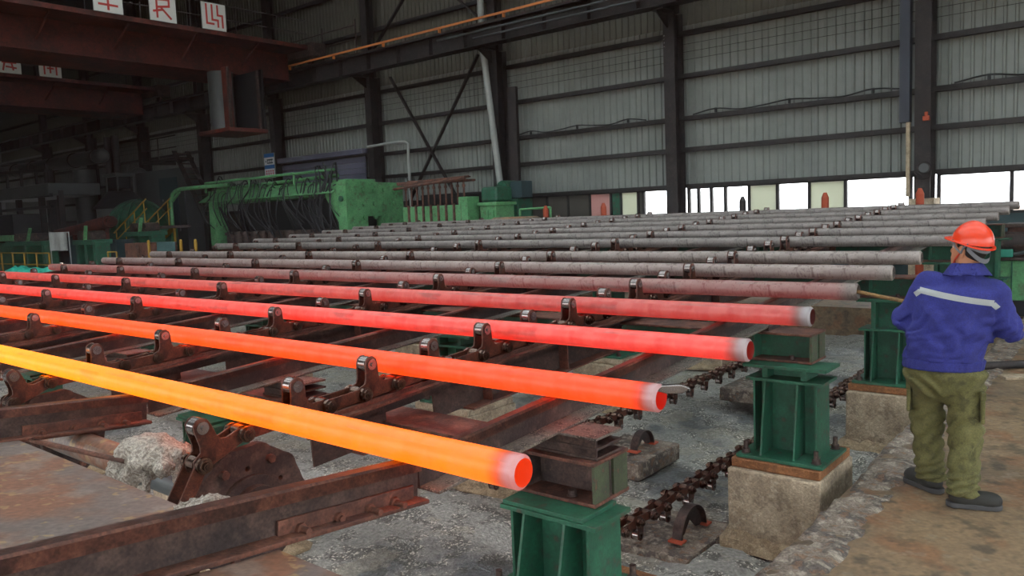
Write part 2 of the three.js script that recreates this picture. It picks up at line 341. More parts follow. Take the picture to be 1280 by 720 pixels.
  bay(-15.8, -10.2, [[0.22, 'd'], [0.36, 'd'], [0.5, 'd'], [0.63, 'p'], [0.69, 'n'], [0.79, 'c'], [0.82, 'd'], [1, 'g']]);
  bay(-21.8, -16.2, [[0.25, 'd'], [0.5, 'd'], [0.75, 'd'], [1, 'd']]);
  bay(-60, -22.1, [[0.2, 'd'], [0.4, 'd'], [0.6, 'd'], [0.8, 'd'], [1, 'd']]);
  // columns: H sections with narrower upper shafts
  COLX.forEach((x, i) => {
    const c = structGroup('column'), zf = -18.9;
    const H = (y0, y1, d) => [box(0.32, y1 - y0, 0.03, x + 0.16, (y0 + y1) / 2, zf), box(0.32, y1 - y0, 0.03, x + 0.16, (y0 + y1) / 2, zf - d), box(0.02, y1 - y0, d, x + 0.16, (y0 + y1) / 2, zf - d / 2)];
    part('lower_shaft', H(i === 1 ? 1.85 : 0, 6.9, 0.46), M.steelDark, c);
    if (i === 1) part('column_base', [box(0.5, 1.85, 0.56, x + 0.16, 0.925, zf - 0.2)], M.conc, c);
    part('upper_shaft', H(6.9, TOP, 0.3), M.steelDark, c);
    part('bracket', [at(extr([[0, 0], [0.62, 0], [0.62, -0.06], [0, -0.4]], 0.03), x + 0.145, 6.9, zf, 0, -Math.PI / 2, 0), box(0.36, 0.03, 0.62, x + 0.16, 6.888, zf + 0.31)], M.steelDark, c);
    for (let k = 0; k < 4; k++) part('bolt', [cyl(0.02, 0.03, x + 0.04, 6.05 + k * 0.09, zf + 0.025, 'z', 6)], M.roller, c);
  });
  // other walls and roof: daylight enters by wide openings on the near side, on the right end and through the roof lights
  const T2 = 0.25;
  struct('wall_left', [box(T2, TOP + 1, 31, -60.1, TOP / 2 - 0.5, -4.6)], M.clad);
  const wf = structGroup('wall_front');
  part('upper_panel', [box(74, TOP - 5, T2, -23, (TOP + 5) / 2, 9.6)], M.clad, wf);
  for (const [x0, x1] of [[13, 14], [3.5, 5], [-8, -6.5], [-19, -17.5], [-60, -30]]) part('wall_panel', [box(x1 - x0, 6.05, T2, (x0 + x1) / 2, 1.98, 9.6)], M.clad, wf);
  const wr = structGroup('wall_right');
  part('upper_panel', [box(T2, TOP - 5, 30, 14.1, (TOP + 5) / 2, -4.6)], M.clad, wr);
  for (const [z0, z1] of [[-19.7, -16], [8, 10]]) part('wall_panel', [box(T2, 6.05, z1 - z0, 14.1, 1.98, (z0 + z1) / 2)], M.clad, wr);
  const ce = structGroup('ceiling');
  const strips = [[-13.6, -10.6], [-7.6, -2.6], [0.4, 5.6]];   // roof lights, z ranges
  let z = -19.8; for (const [a, b] of [...strips, [9.8, 9.8]]) { part('roof_panel', [box(74.4, 0.2, a - z, -23, TOP + 0.1, (a + z) / 2)], M.roof, ce); z = b; }
  for (const [a, b] of strips) {
    part('roof_panel', [box(36, 0.2, b - a, -42.2, TOP + 0.1, (a + b) / 2)], M.roof, ce);
    part('roof_light', [box(38.4, 0.02, b - a, -5, TOP + 0.1, (a + b) / 2)], M.skylight, ce);
  }
}
// ---------------------------------------------------------------- the hot and cold pipes
const PL = 14.43, PR = 0.0625, PX = -8.885, P0 = 1.972, PP = 0.9694;
const pipeS = Array.from({ length: 13 }, (_, i) => P0 + (i < 7 ? i : i + 0.5) * PP);
{
  const ring = (s) => { let g = new THREE.CylinderGeometry(PR * 0.8, PR, 0.012, 40, 1, true); g.rotateZ(-s * Math.PI / 2); g.translate(s * (PL / 2 + 0.006), 0, 0); g = g.toNonIndexed(); const p = g.attributes.position, uv = g.attributes.uv; for (let i = 0; i < p.count; i++) uv.setXY(i, p.getX(i), p.getZ(i)); return g; };
  const outer = new THREE.CylinderGeometry(PR, PR, PL, 40, 1, true); outer.rotateZ(-Math.PI / 2);
  const inner = new THREE.CylinderGeometry(PR * 0.8, PR * 0.8, PL + 0.024, 32, 1, true); inner.rotateZ(-Math.PI / 2);
  const ix = inner.index.array; for (let i = 0; i < ix.length; i += 3) { const t = ix[i]; ix[i] = ix[i + 1]; ix[i + 1] = t; }
  for (let i = 0; i < inner.attributes.normal.array.length; i++) inner.attributes.normal.array[i] *= -1;
  const pipeGeo = mergeGeometries([boxUV(outer), ring(1), ring(-1)]), boreGeo = merge([inner]);
  // oxide scale along the body, bare steel where the pipe was cut
  const [skin, skin2] = [0, 40].map((lift) => { const q = tex(2048, 64, (u, v) => { const d = Math.min(u, 1 - u) * PL, n = fb(u * 60, v, 4, 17, 3), c = fb(u * 40, v, 8, 19, 3), k = mix([54 + lift, 47 + lift, 44 + lift], [68 + lift, 60 + lift, 56 + lift], st(0.35, 0.65, c)); return mix([158, 154, 156], mix(k, k.map((w) => w * 0.74), st(0.55, 0.75, fb(u * 24, v, 6, 23, 4)) * 0.7), st(0.0, 0.1 * (0.4 + n), d)); });
  q.wrapS = THREE.ClampToEdgeWrapping; q.repeat.set(1 / PL, 1 / 0.5); q.offset.set(0.5, 0); return q; });
  // heat along the length: the cut end has cooled, the scale is mottled
  const heat = (a, b, tip, tipLen, fleck) => {
    const t = tex(2048, 32, (u, v) => {
      const d = (1 - u) * PL, n = fb(u * 9, v, 4, 7, 3);
      let k = mix(a, b, st(0.62, 0.985, u));
      k = mix(tip, k, st(0.0, tipLen * (0.75 + 0.5 * n), d));
      return k.map((q) => q * (1 - fleck * st(0.52, 0.7, fb(u * 4, v, 10, 5, 4)) - 0.06 * fb(u * 30, v, 6, 9, 2)));
    });
    t.wrapS = THREE.ClampToEdgeWrapping; t.repeat.set(1 / PL, 1 / 0.5); t.offset.set(0.5, 0); return t;
  };
  const hotBase = { map: rep(tSteel, 0.8), roughness: 0.45, metalness: 0.25, bumpMap: rep(bumpFine, 0.3), bumpScale: 0.0006 };
  const hot = (map, k, base) => new THREE.MeshPhysicalMaterial({ ...hotBase, ...(base === 1 ? { map: skin2 } : base ? {} : { map: skin }), color: base === 1 ? 0xffffff : base ?? 0xffffff, emissive: 0xffffff, emissiveMap: map, emissiveIntensity: k });
  const mats = [
    hot(heat([255, 146, 0], [255, 104, 0], [120, 24, 12], 0.13, 0.1), 1.9),
    hot(heat([255, 74, 2], [255, 62, 2], [96, 18, 12], 0.13, 0.12), 1.55),
    hot(heat([255, 42, 14], [250, 34, 10], [70, 14, 10], 0.13, 0.15), 0.9, 1),
    hot(heat([240, 56, 40], [216, 34, 24], [30, 8, 8], 0.14, 0.2), 0.66, 1),
    hot(heat([190, 56, 50], [160, 30, 28], [20, 6, 6], 0.15, 0.3), 0.3, 0xb4aaa6),
    hot(heat([170, 60, 60], [130, 30, 30], [20, 6, 6], 0.15, 0.3), 0.1, 0xd2cac6),
    hot(heat([150, 56, 60], [110, 28, 30], [20, 6, 6], 0.15, 0.3), 0.04, 0xd4ccc8),
  ];
  const bores = [[0xff3a08, 0.7], [0xff2206, 0.4], [0xe01c08, 0.16], [0xa01408, 0.06]].map(([c, k]) => new THREE.MeshPhysicalMaterial({ color: 0x3a2c28, roughness: 0.6, metalness: 0.3, emissive: c, emissiveIntensity: k }));
  const cold = new THREE.MeshPhysicalMaterial({ ...hotBase, color: 0xbeb8b6 });
  const LOOK = ['yellow-orange glowing steel pipe, the hottest and nearest of the row', 'bright orange glowing steel pipe with a torn end, second from the front',
    'red-orange glowing steel pipe, third from the front', 'dull red glowing steel pipe with a dark cut end, fourth from the front', 'dusky red-grey steel pipe that the worker pokes with a stick',
    'purplish grey steel pipe just behind the one the worker pokes', 'grey steel pipe in front of the wide gap in the row'];
  pipeS.forEach((s, i) => {
    const label = LOOK[i] ?? (i === 7 ? 'cold grey steel pipe just behind the wide gap in the row' : i === 12 ? 'cold grey steel pipe, last of the row, below the windows' : `cold grey steel pipe, ${ORD[i]} from the front in the row of parallel pipes`);
    const m = solo('steel_pipe', label, 'pipe', pipeGeo, mats[i] ?? cold, 'steel pipes lying across the cooling bed');
    m.position.copy(bedV(PX, 0, s)); m.rotation.x = T; part('bore', boreGeo, bores[i] ?? cold, m);
    if (i === 1) {                                         // torn flap of steel left at the cut
      const f = extr([[-0.05, 0], [0, 0.012], [0.075, 0.014], [0.11, 0], [0.08, -0.018], [0.01, -0.016]], 0.02, 0.004); f.rotateY(0.5); f.translate(PL / 2 + 0.005, PR * 0.62, -0.03);
      part('torn_burr', [f], M.roller, m, 'pale torn flap of steel');
    }
  });
  // the light that the two hottest pipes throw down on the beams
  for (const [i, c, k] of [[0, 0xff5a0c, 3], [1, 0xff2a08, 2]]) {
    const l = new THREE.RectAreaLight(c, k, 8, 0.1); l.position.copy(bedV(-6, -PR - 0.004, pipeS[i])); l.rotation.set(-Math.PI / 2, 0, 0); scene.add(l);
  }
}

// ---------------------------------------------------------------- rails that carry the pipes
const RAILX = [-2.268, -4.53, -6.9, -9.3, -11.6, -13.9, -15.9], CHX = [-3.37, -5.68, -8.15, -10.5, -12.8, -15.0];
const PLACE = ['at the right ends of the pipes', 'second from the right ends of the pipes', 'third from the right ends of the pipes', 'fourth from the right ends of the pipes', 'fifth from the right ends of the pipes', 'second from the left ends of the pipes', 'at the left ends of the pipes'];
{
  const RT = -PR - 0.002, S0 = 2.04, S1 = 14.75, H = 0.142;      // rail top under the pipes, start and end
  const headOutline = [[-0.03, -0.046], [-0.03, -0.01], [-0.021, 0], [0.021, 0], [0.03, -0.01], [0.03, -0.046]];
  // entry: straight length that climbs towards the camera from the joint
  const EL = 1.75, EA = 0.155;
  const make = () => {
    const t = thing('rail_beam', '', 'rail', bedV(RAILX[0], 0, S0), 'rails that carry the pipes'); t.rotation.x = T;
    const L = S1 - S0;
    part('rail_head', [at(extr(headOutline, L), 0, RT, -L)], M.railHead, t);
    part('web', [box(0.014, H - 0.05, L, 0, RT - 0.05 - (H - 0.05) / 2 + 0.002, -L / 2)], M.rustDark, t);
    part('bottom_flange', [rbox(0.23, 0.014, L, 0, RT - H + 0.007, -L / 2, 0.004)], M.dust, t, 'dusty grey flange');
    const e = new THREE.Group(); e.name = 'entry_ramp'; e.position.set(0, RT - 0.03, 0.0); e.rotation.x = -EA; t.add(e);
    // head of the ramp: worn, slightly wavy edge
    const hd = extr([[-0.034, -0.05], [-0.034, -0.008], [-0.026, 0], [0.026, 0], [0.034, -0.008], [0.034, -0.05]], EL, 0); const hp = hd;
    part('ramp_head', [at(hp, 0, 0.022, 0.004)], M.railHead, e);
    part('ramp_web', [box(0.016, 0.11, EL, 0, -0.08, EL / 2)], M.rustDark, e);
    part('ramp_flange', [rbox(0.16, 0.018, EL, 0, -0.14, EL / 2, 0.006)], M.rust, e);
    return t;
  };
  const r0 = make();
  // splice plates with bolts at the joint (on both sides of the web)
  const boltG = (s, long) => merge([cyl(0.021, 0.016, 0, 0, 0, 'x', 6), cyl(0.012, long, s * long / 2, 0, 0, 'x', 10)].map((g) => g));
  const splice = (t) => {
    for (const s of [1, -1]) part('splice_plate', [at(rbox(0.014, 0.085, 0.62, 0, 0, 0, 0.003), s * 0.018, RT - 0.098, 0.36, -EA, 0, 0)], M.rust, t);
    for (const [z, l] of [[0.16, 0.06], [0.28, 0.06], [0.42, 0.02], [0.58, 0.045]]) { const b = part('bolt', boltG(1, l), M.rust, t); b.position.set(0.033, RT - 0.098 + (z - 0.36) * 0.155, z); }
  };
  splice(r0);
  RAILX.forEach((x, i) => { const r = i ? copy(r0) : r0; r.position.copy(bedV(x, 0, S0)); r.userData.label = `rusty steel rail beam ${PLACE[i]}, with a bolted ramp in front`; });
}

// ---------------------------------------------------------------- chains with pusher dogs
const PITCH = 0.2425, A0 = 2.655;
const dogShape = [[-0.036, -0.028], [-0.036, 0.0], [-0.02, 0.03], [0.024, 0.046], [0.036, 0.075], [0.042, 0.15], [0.05, 0.176], [0.072, 0.19], [0.096, 0.188], [0.116, 0.17], [0.122, 0.14], [0.124, 0.075], [0.134, 0.05], [0.16, 0.036], [0.235, 0.034], [0.268, 0.018], [0.276, 0], [0.268, -0.02], [0.24, -0.032], [0, -0.036]];
const plainShape = [[-0.03, -0.02], [-0.034, 0], [-0.024, 0.025], [0, 0.03], [PITCH, 0.03], [PITCH + 0.024, 0.025], [PITCH + 0.034, 0], [PITCH + 0.024, -0.025], [PITCH, -0.03], [0, -0.03]];
const toSide = (g) => { g.rotateY(Math.PI / 2); return g; };    // outline x -> -z (up the rails), depth -> x
const plate2 = (shape, w, th) => merge([w, -w - th].map((x) => at(toSide(extr(shape, th - 0.004, 0.002)), x, 0, 0)));
const GEO = {
  dog: plate2(dogShape, 0.03, 0.012), plain: plate2(plainShape, 0.043, 0.011),
  roller: merge([cyl(0.043, 0.054, 0, 0.146, -0.081, 'x', 22), cyl(0.03, 0.092, 0, 0.146, -0.081, 'x', 14), cyl(0.011, 0.11, 0, 0.146, -0.081, 'x', 6)]),
  pin: merge([cyl(0.038, 0.056, 0, 0, 0, 'x', 20), cyl(0.038, 0.018, 0.064, 0, 0, 'x', 20), cyl(0.038, 0.018, -0.064, 0, 0, 'x', 20), cyl(0.03, 0.018, 0.081, 0, 0, 'x', 18), cyl(0.03, 0.018, -0.081, 0, 0, 'x', 18), cyl(0.019, 0.2, 0, 0, 0, 'x', 12), cyl(0.011, 0.215, 0, 0, 0, 'x', 6)]),
};
// pts: pin places as [distance up the rail, height]; every other link carries a dog
function chainAlong(t, pts, dogAt, flip = 1) {
  for (let i = 0; i < pts.length; i++) {
    const [s, h] = pts[i], pin = part('chain_pin', GEO.pin, M.pin, t); pin.position.set(0, h, -s);
    if (i === pts.length - 1) break;
    const [s2, h2] = pts[i + 1], ang = Math.atan2(h2 - h, s2 - s);
    if (dogAt(i)) { const d = part('pusher_dog', GEO.dog, M.chain, t); d.position.set(0, h, -s); d.rotation.x = ang; if (flip < 0) d.scale.y = -1; part('dog_roller', GEO.roller, M.roller, d); }
    else { const l = part('chain_link', GEO.plain, M.chain, t); l.position.set(0, h, -s); l.rotation.x = ang; }
  }
}
{
  const HP = -0.102, WR = 0.38, WS = A0 - 3 * PITCH;            // pin height; wheel radius, where the chain leaves the wheel
  const pts = [];
  for (let k = 3; k >= 1; k--) { const a = k * 2 * Math.asin(PITCH / 2 / WR); pts.push([WS - WR * Math.sin(a), HP - WR + WR * Math.cos(a)]); }
  for (let i = -3; i <= 49; i++) pts.push([A0 + i * PITCH, HP]);
  const c0 = thing('conveyor_chain', '', 'chain', bedV(CHX[0], 0, 0), 'conveyor chains with upright dogs'); c0.rotation.x = T;
  chainAlong(c0, pts, (i) => i % 2 === 0);
  CHX.forEach((x, i) => { const c = i ? copy(c0) : c0; c.position.copy(bedV(x, 0, 0)); c.userData.label = `conveyor chain with roller-tipped dogs, ${i ? ORD[i] + ' chain' : 'first chain'} from the right ends of the pipes`; });
  // beams under the chains
  const b0 = thing('chain_beam', '', 'beam', bedV(CHX[0], 0, 2.3), 'beams under the conveyor chains'); b0.rotation.x = T;
  const L = 12.36;
  part('top_flange', [box(0.2, 0.016, L, 0, -0.178, -L / 2), box(0.016, 0.026, L, 0.05, -0.158, -L / 2), box(0.016, 0.026, L, -0.05, -0.158, -L / 2)], M.rust, b0);
  const spans = [[2.32, 2.83], [3.21, 5.38], [5.76, 8.1], [8.46, 10.82], [11.18, 13.5]];
  part('web', [box(0.014, 0.08, L, 0, -0.22, -L / 2), ...spans.map(([a, b]) => box(0.014, 0.17, b - a, 0, -0.325, -((a + b) / 2 - 2.3)))], M.rustDark, b0);
  for (const [a, b] of spans) part('bottom_flange', [rbox(0.2, 0.014, b - a, 0, -0.41, -((a + b) / 2 - 2.05), 0.004)], M.rust, b0);
  for (const [a, b] of spans) for (let s = a + 0.45; s < b - 0.2; s += 0.85) part('stiffener', [box(0.17, 0.22, 0.012, 0, -0.297, -(s - 2.3))], M.rust, b0);
  CHX.forEach((x, i) => { const c = i ? copy(b0) : b0; c.position.copy(bedV(x, 0, 2.3)); c.userData.label = `rusty beam under the ${ORD[i]} conveyor chain from the right`; });
  // toothed wheels at the front turn of the chains, on one shaft
  const rim = []; const NT = 10;
  for (let k = 0; k < NT * 8; k++) { const a = k / (NT * 8) * Math.PI * 2, tooth = Math.cos(a * NT); const r = WR - 0.075 + 0.012 * Math.max(-0.2, tooth); rim.push([Math.cos(a) * r, Math.sin(a) * r]); }
  const wheelShape = new THREE.Shape(rim.map(([x, y]) => new THREE.Vector2(x, y)));
  for (let k = 0; k < 6; k++) { const a = k / 6 * Math.PI * 2 + 0.5, h = new THREE.Path(); h.absellipse(Math.cos(a) * 0.2, Math.sin(a) * 0.2, 0.015, 0.015, 0, Math.PI * 2); wheelShape.holes.push(h); }
  const w0 = thing('sprocket_wheel', '', 'sprocket', bedV(CHX[0], HP - WR, WS), 'toothed wheels at the front turn of the chains'); w0.rotation.x = T;
  part('toothed_disc', [at(toSide(new THREE.ExtrudeGeometry(wheelShape, { depth: 0.044, bevelEnabled: true, bevelSize: 0.003, bevelThickness: 0.003, bevelSegments: 1 })), -0.022, 0, 0)], M.wheel, w0);
  part('hub', [cyl(0.17, 0.1, 0, 0, 0, 'x', 32), cyl(0.125, 0.2, 0, 0, 0, 'x', 28)], M.rustDark, w0);
  for (let k = 0; k < 6; k++) { const a = k / 6 * Math.PI * 2; part('bolt', [cyl(0.022, 0.03, 0.04, Math.sin(a) * 0.25, Math.cos(a) * 0.25, 'x', 6)], M.rust, w0); }
  CHX.slice(0, 4).forEach((x, i) => { const c = i ? copy(w0) : w0; c.position.copy(bedV(x, HP - WR, WS)); c.userData.label = `dark toothed wheel that turns the ${ORD[i]} conveyor chain from the right`; });
  const sh = bedV(-9, HP - WR, WS);
  solo('drive_shaft', 'long grey round drive shaft through the toothed wheels below the nearest pipe', 'shaft', [cyl(0.085, 12.6, -9.55, sh.y, sh.z, 'x', 24)], M.ductGrey);
  // grey roller below the entry ramps, and a thin rod in front of it
  const ro = P(-4.0, 0.70, 1.98);
  solo('guide_tube', 'grey rusty steel tube crossing behind the flat plate in front', 'tube', [cyl(0.075, 0.9, -4.5, 0.735, -1.74, 'x', 24)], M.plate);
  solo('tie_rod', 'thin rusty rod running into the grey wool lump', 'rod', [bar(P(-4.5, 0.86, 1.44), P(-3.86, 0.79, 1.66), 0.013, 10)], M.rust);
}

// ---------------------------------------------------------------- cross beams, pedestals, plinths
const ROWS = [[3.02, 0.775, 0.545], [5.57, 0.995, 0.69], [8.28, 1.147, 0.655], [11.0, 1.299, 0.66], [13.7, 1.45, 0.66]];   // z, top of cross beam, top of pedestal column
{
  const XE = [-1.94, -1.83, -1.78, -1.8, -1.8], NAME = ['first', 'second', 'third', 'fourth', 'fifth'];
  ROWS.forEach(([z, top], i) => {
    const x1 = XE[i], L = 14.6, hh = 0.21, green = i > 0, t = thing('cross_beam', `${i ? 'green and rusty' : 'rusty'} steel cross beam under the rails, ${NAME[i]} from the front`, 'beam', P(x1, top - hh, z), 'cross beams under the rails');
    const W = 0.3;
    part('top_flange', [rbox(L, 0.018, W, -L / 2, hh - 0.009, 0, 0.004)], M.rust, t);
    part('bottom_flange', [rbox(L, 0.018, W, -L / 2, 0.009, 0, 0.004)], M.rust, t);
    part('web', [box(L - 0.01, hh - 0.03, 0.016, -L / 2 - 0.005, hh / 2, 0)], green ? M.greenDark : M.rustDark, t);
    for (const s of [1, -1]) part('end_plate', [box(0.016, hh - 0.036, 0.12, -0.012, hh / 2, s * 0.08)], M.greenRust, t);
    for (const x of [-0.42, -2.6, -4.6, -6.8]) part('stiffener', [box(0.014, hh - 0.036, W - 0.03, x, hh / 2, 0)], green ? M.greenDark : M.rustDark, t);
    part('bolt', [cyl(0.02, 0.03, -0.16, 0.03, 0.1, 'y', 6), cyl(0.026, 0.008, -0.16, 0.02, 0.1, 'y', 14)], M.rustDark, t);
    // short double stub on the cross beam beside the rail
    if (i > 0) { RAILX.forEach((rx) => part('packing_plate', [rbox(0.24, 0.028, 0.22, rx - x1, hh + 0.014, 0, 0.003)], M.rustDark, t)); return; }
    RAILX.slice(0, 4).forEach((rx, ri) => { const sx = rx + 0.148, sg = 0.105, u = thing('stub_block', `short double steel stub on the front cross beam under the ${ORD[ri]} rail from the right`, 'block', P(sx, top, z), 'stubs on the cross beams');
    part('stub_web', [box(0.38, sg - 0.02, 0.014, -0.03, sg / 2, 0.095)], M.rustDark, u);
    for (const y of [0.007, sg / 2, sg - 0.006]) part('stub_plate', [rbox(0.4, 0.013, 0.22, -0.03, y, 0, 0.003)], y > 0.08 ? M.dust : M.rustDark, u);
    part('stub_rib', [box(0.014, sg - 0.02, 0.2, -0.12, sg / 2, 0)], M.rustDark, u); });
  });
  // pedestals: column of plates on a base plate, with a packing stub that grows up the slope
  const PEDX = [-1.98, -5.2, -8.45, -11.7];
  ROWS.forEach(([z, top, colTop], r) => PEDX.forEach((x, c) => {
    if (c > 0 && r > 3) return;
    const base = 0.13, beamBottom = top - 0.21, stub = beamBottom - colTop;
    const X1 = r === 0 && !c ? -2.12 : x, DP = 0.3, t = thing('pedestal', `green plate steel pedestal, ${c ? `${ORD[c]} from the right,` : 'rightmost,'} under the ${NAME[r]} cross beam from the front`, 'pedestal', P(X1, base, z - 0.14), 'green pedestals under the cross beams');
    const h = colTop - base, fin = (s) => extr([[0, 0.022], [0.22 * s, 0.022], [0.135 * s, h - 0.028], [0, h - 0.028]], 0.014);
    part('base_plate', [rbox(0.6, 0.024, 0.52, 0, 0.012, 0, 0.003)], M.greenDark, t);
    part('column_web', [box(0.44, h - 0.04, 0.014, 0, h / 2, 0)], M.greenDark, t);
    for (const s of [1, -1]) part('column_flange', [box(0.014, h - 0.04, 0.26, s * 0.215, h / 2, 0)], M.greenDark, t);
    for (const x2 of [-0.13, 0.1]) for (const s of [1, -1]) part('fin', [at(fin(1), x2, 0, 0, 0, s > 0 ? -Math.PI / 2 : Math.PI / 2, 0)], M.greenDark, t);
    part('top_plate', [rbox(0.54, 0.022, DP, 0, h - 0.012, 0, 0.003)], M.greenDark, t);
    if (stub > 0.06) {
      for (const x2 of [-0.14, 0.13]) part('stub_leg', [box(0.04, stub - 0.028, 0.24, x2, h + (stub - 0.026) / 2, 0)], M.greenDark, t);
      part('stub_web', [box(0.3, stub - 0.028, 0.014, 0, h + (stub - 0.026) / 2, 0)], M.greenDark, t);
      part('packing_plate', [rbox(0.58, 0.022, DP, 0, h + stub - 0.013, 0, 0.003)], M.greenDark, t);
    } else part('packing_plate', [rbox(0.46, 0.02, DP - 0.02, -0.03, h + stub - 0.011, 0, 0.003)], M.greenDark, t);
    for (const x2 of [-0.25, 0.24]) for (const s of [1, -1]) part('anchor_bolt', [cyl(0.028, 0.03, x2, 0.04, s * 0.2, 'y', 6), cyl(0.016, 0.1, x2, 0.06, s * 0.2, 'y', 10), cyl(0.034, 0.006, x2, 0.026, s * 0.2, 'y', 14)], M.rustDark, t);
    // concrete plinth under it
    const pw = c ? 0.72 : 0.64, px = c ? x : -2.0;
    const q = thing('plinth', `rough concrete plinth under the ${c ? ORD[c] + ' from right' : 'rightmost'} pedestal of the ${NAME[r]} cross beam`, 'plinth', P(px, -0.5, z - 0.1), 'concrete plinths under the pedestals');
    const blk = new RoundedBoxGeometry(pw, 0.56, 0.72, 8, 0.02); const bp = blk.attributes.position;
    for (let i = 0; i < bp.count; i++) { const X = bp.getX(i), Y = bp.getY(i), Z = bp.getZ(i), n = f3(X * 9 + x * 3 + 50, Y * 9 + 50, Z * 9 + z * 3 + 50, 3) - 0.5; bp.setXYZ(i, X + Math.sign(X) * n * 0.02, Y + (Y > 0.2 ? n * 0.012 : 0), Z + Math.sign(Z) * n * 0.02); }
    blk.computeVertexNormals(); part('concrete_block', [at(blk, 0, 0.28, 0)], M.conc, q);
    part('grout_bed', [rbox(pw - 0.02, 0.066, 0.66, 0, 0.594, -0.01, 0.012)], c ? M.conc : M.concOrange, q, 'orange stained grout bed');
    // rough concrete spread at the foot
    const ft = new THREE.SphereGeometry(1, 36, 12, 0, Math.PI * 2, 0, Math.PI / 2), fp = ft.attributes.position;
    for (let i = 0; i < fp.count; i++) { const X = fp.getX(i), Y = fp.getY(i), Z = fp.getZ(i), m = Math.max(Math.abs(X), Math.abs(Z)) + 1e-6, k = Math.hypot(X, Z) / m, n = f3(X * 5 + x + 60, Y * 5 + 60, Z * 5 + z + 60, 4); fp.setXYZ(i, X * k * (pw / 2 + 0.03 + n * 0.1), Y * (0.08 + n * 0.17), Z * k * (0.4 + n * 0.1)); }
    ft.computeVertexNormals(); part('rough_footing', [ft], M.rubble, q, 'crumbling rough concrete footing');
  }));
}

// ---------------------------------------------------------------- return chains and their guards in the pit
{
  const run = (name, label, x, y, z0, n, off, cat = 'chain') => {
    const t = thing(name, label, cat, P(x, y, z0), 'return chains in the pit'); t.scale.setScalar(0.8);
    const pts = []; for (let i = 0; i < n; i++) pts.push([i * PITCH, 0.012 * Math.sin(i * 1.7) - (i < 3 ? (3 - i) * 0.02 : 0)]);
    chainAlong(t, pts, (i) => (i + off) % 2 === 0, -1); t.children.forEach((c) => { if (c.name.startsWith('chain_pin')) c.scale.setScalar(1.14); });
  };
  run('return_chain', 'brown return chain with hanging dogs, low in the pit beside the two nearest pedestals', -2.78, -0.26, 3.6, 36, 1);
  run('return_chain', 'brown return chain with hanging dogs, farther left below the red glowing pipes', -4.15, -0.14, 4.6, 34, 0);
  const guard = (x, z, y, r, label) => {
    const t = thing('chain_guard', label, 'guard', P(x, y, z), 'bent strip guards beside the return chains');
    const sl = new RoundedBoxGeometry(0.6, 0.16, 0.75, 6, 0.02), sp = sl.attributes.position;
    for (let i = 0; i < sp.count; i++) { const n = f3(sp.getX(i) * 8 + 20 + x, sp.getY(i) * 8 + 20, sp.getZ(i) * 8 + 20 + z, 3) - 0.5; sp.setXYZ(i, sp.getX(i) + n * 0.06, sp.getY(i) + n * 0.015, sp.getZ(i) + n * 0.06); }
    sl.computeVertexNormals(); part('slab', [at(sl, -0.06, -0.1, 0)], M.kerb, t);
    const pts = []; for (let k = 0; k <= 16; k++) { const a = Math.PI * k / 16; pts.push([Math.cos(a) * r, Math.sin(a) * r * 1.02]); }
    const strip = pts.concat(pts.slice().reverse().map(([a, b]) => [a * 0.94, b * 0.94]));
    part('arch_strip', [at(toSide(extr(strip, 0.075)), 0.02, 0.005, 0)], M.rustDark, t);
    part('inner_rib', [at(toSide(extr(pts.concat([[-r * 0.5, 0.02], [0, r * 0.55], [r * 0.5, 0.02]]).map(([a, b]) => [a * 0.9, b * 0.9]), 0.008)), 0.05, 0.005, 0)], M.rustDark, t);
    for (const s of [1, -1]) part('foot', [rbox(0.11, 0.016, 0.08, 0.06, 0.012, s * r, 0.004)], M.redPaint, t, 'orange rusty foot');
  };
  guard(-2.62, 5.0, -0.44, 0.2, 'bent steel strip guard arched over a slab between the two nearest pedestals');
  guard(-3.62, 8.95, -0.22, 0.2, 'bent steel strip guard arched beside the farther return chain');
  guard(-3.7, 6.2, -0.3, 0.16, 'bent steel strip guard on a pale block below the orange pipe end');
  // broken lumps of concrete lying on the pit floor
  const lump = (x, y, z, w, h, d, turn, label, m = M.rubble) => {
    const g = new THREE.IcosahedronGeometry(0.5, 9), p = g.attributes.position, q = Math.abs(x * 7 + z);
    for (let i = 0; i < p.count; i++) { const X = p.getX(i), Y = p.getY(i), Z = p.getZ(i), k = 0.5 / Math.max(Math.abs(X), Math.abs(Y), Math.abs(Z)), n = f3(X * 5 + q, Y * 5 + q, Z * 5 + 30, 4), b = 0.55 * k + 0.45; p.setXYZ(i, X * b * w * (0.75 + n * 0.5), Y * b * h * (0.75 + n * 0.5), Z * b * d * (0.75 + n * 0.5)); }
    g.computeVertexNormals(); const o = solo('concrete_lump', label, 'rubble', [at(g, 0, h * 0.4, 0)], m, 'broken concrete lumps in the pit'); o.position.copy(P(x, y, z)); o.rotation.y = turn;
  };
  lump(-4.5, -0.52, 4.98, 0.75, 0.2, 0.32, 0.15, 'grey broken concrete slab below the end of the yellow pipe');
  lump(-7.9, -0.52, 6.9, 0.9, 0.4, 0.5, 0.3, 'pale broken concrete lump seen under the orange pipe, left of the gap');
  lump(-6.9, -0.52, 5.7, 0.8, 0.34, 0.5, 0.9, 'greyish rubble lump beneath the second pipe');
  lump(-5.0, -0.52, 6.6, 0.5, 0.16, 0.4, 0.5, 'flat broken concrete piece beside the second row of pedestals');
}

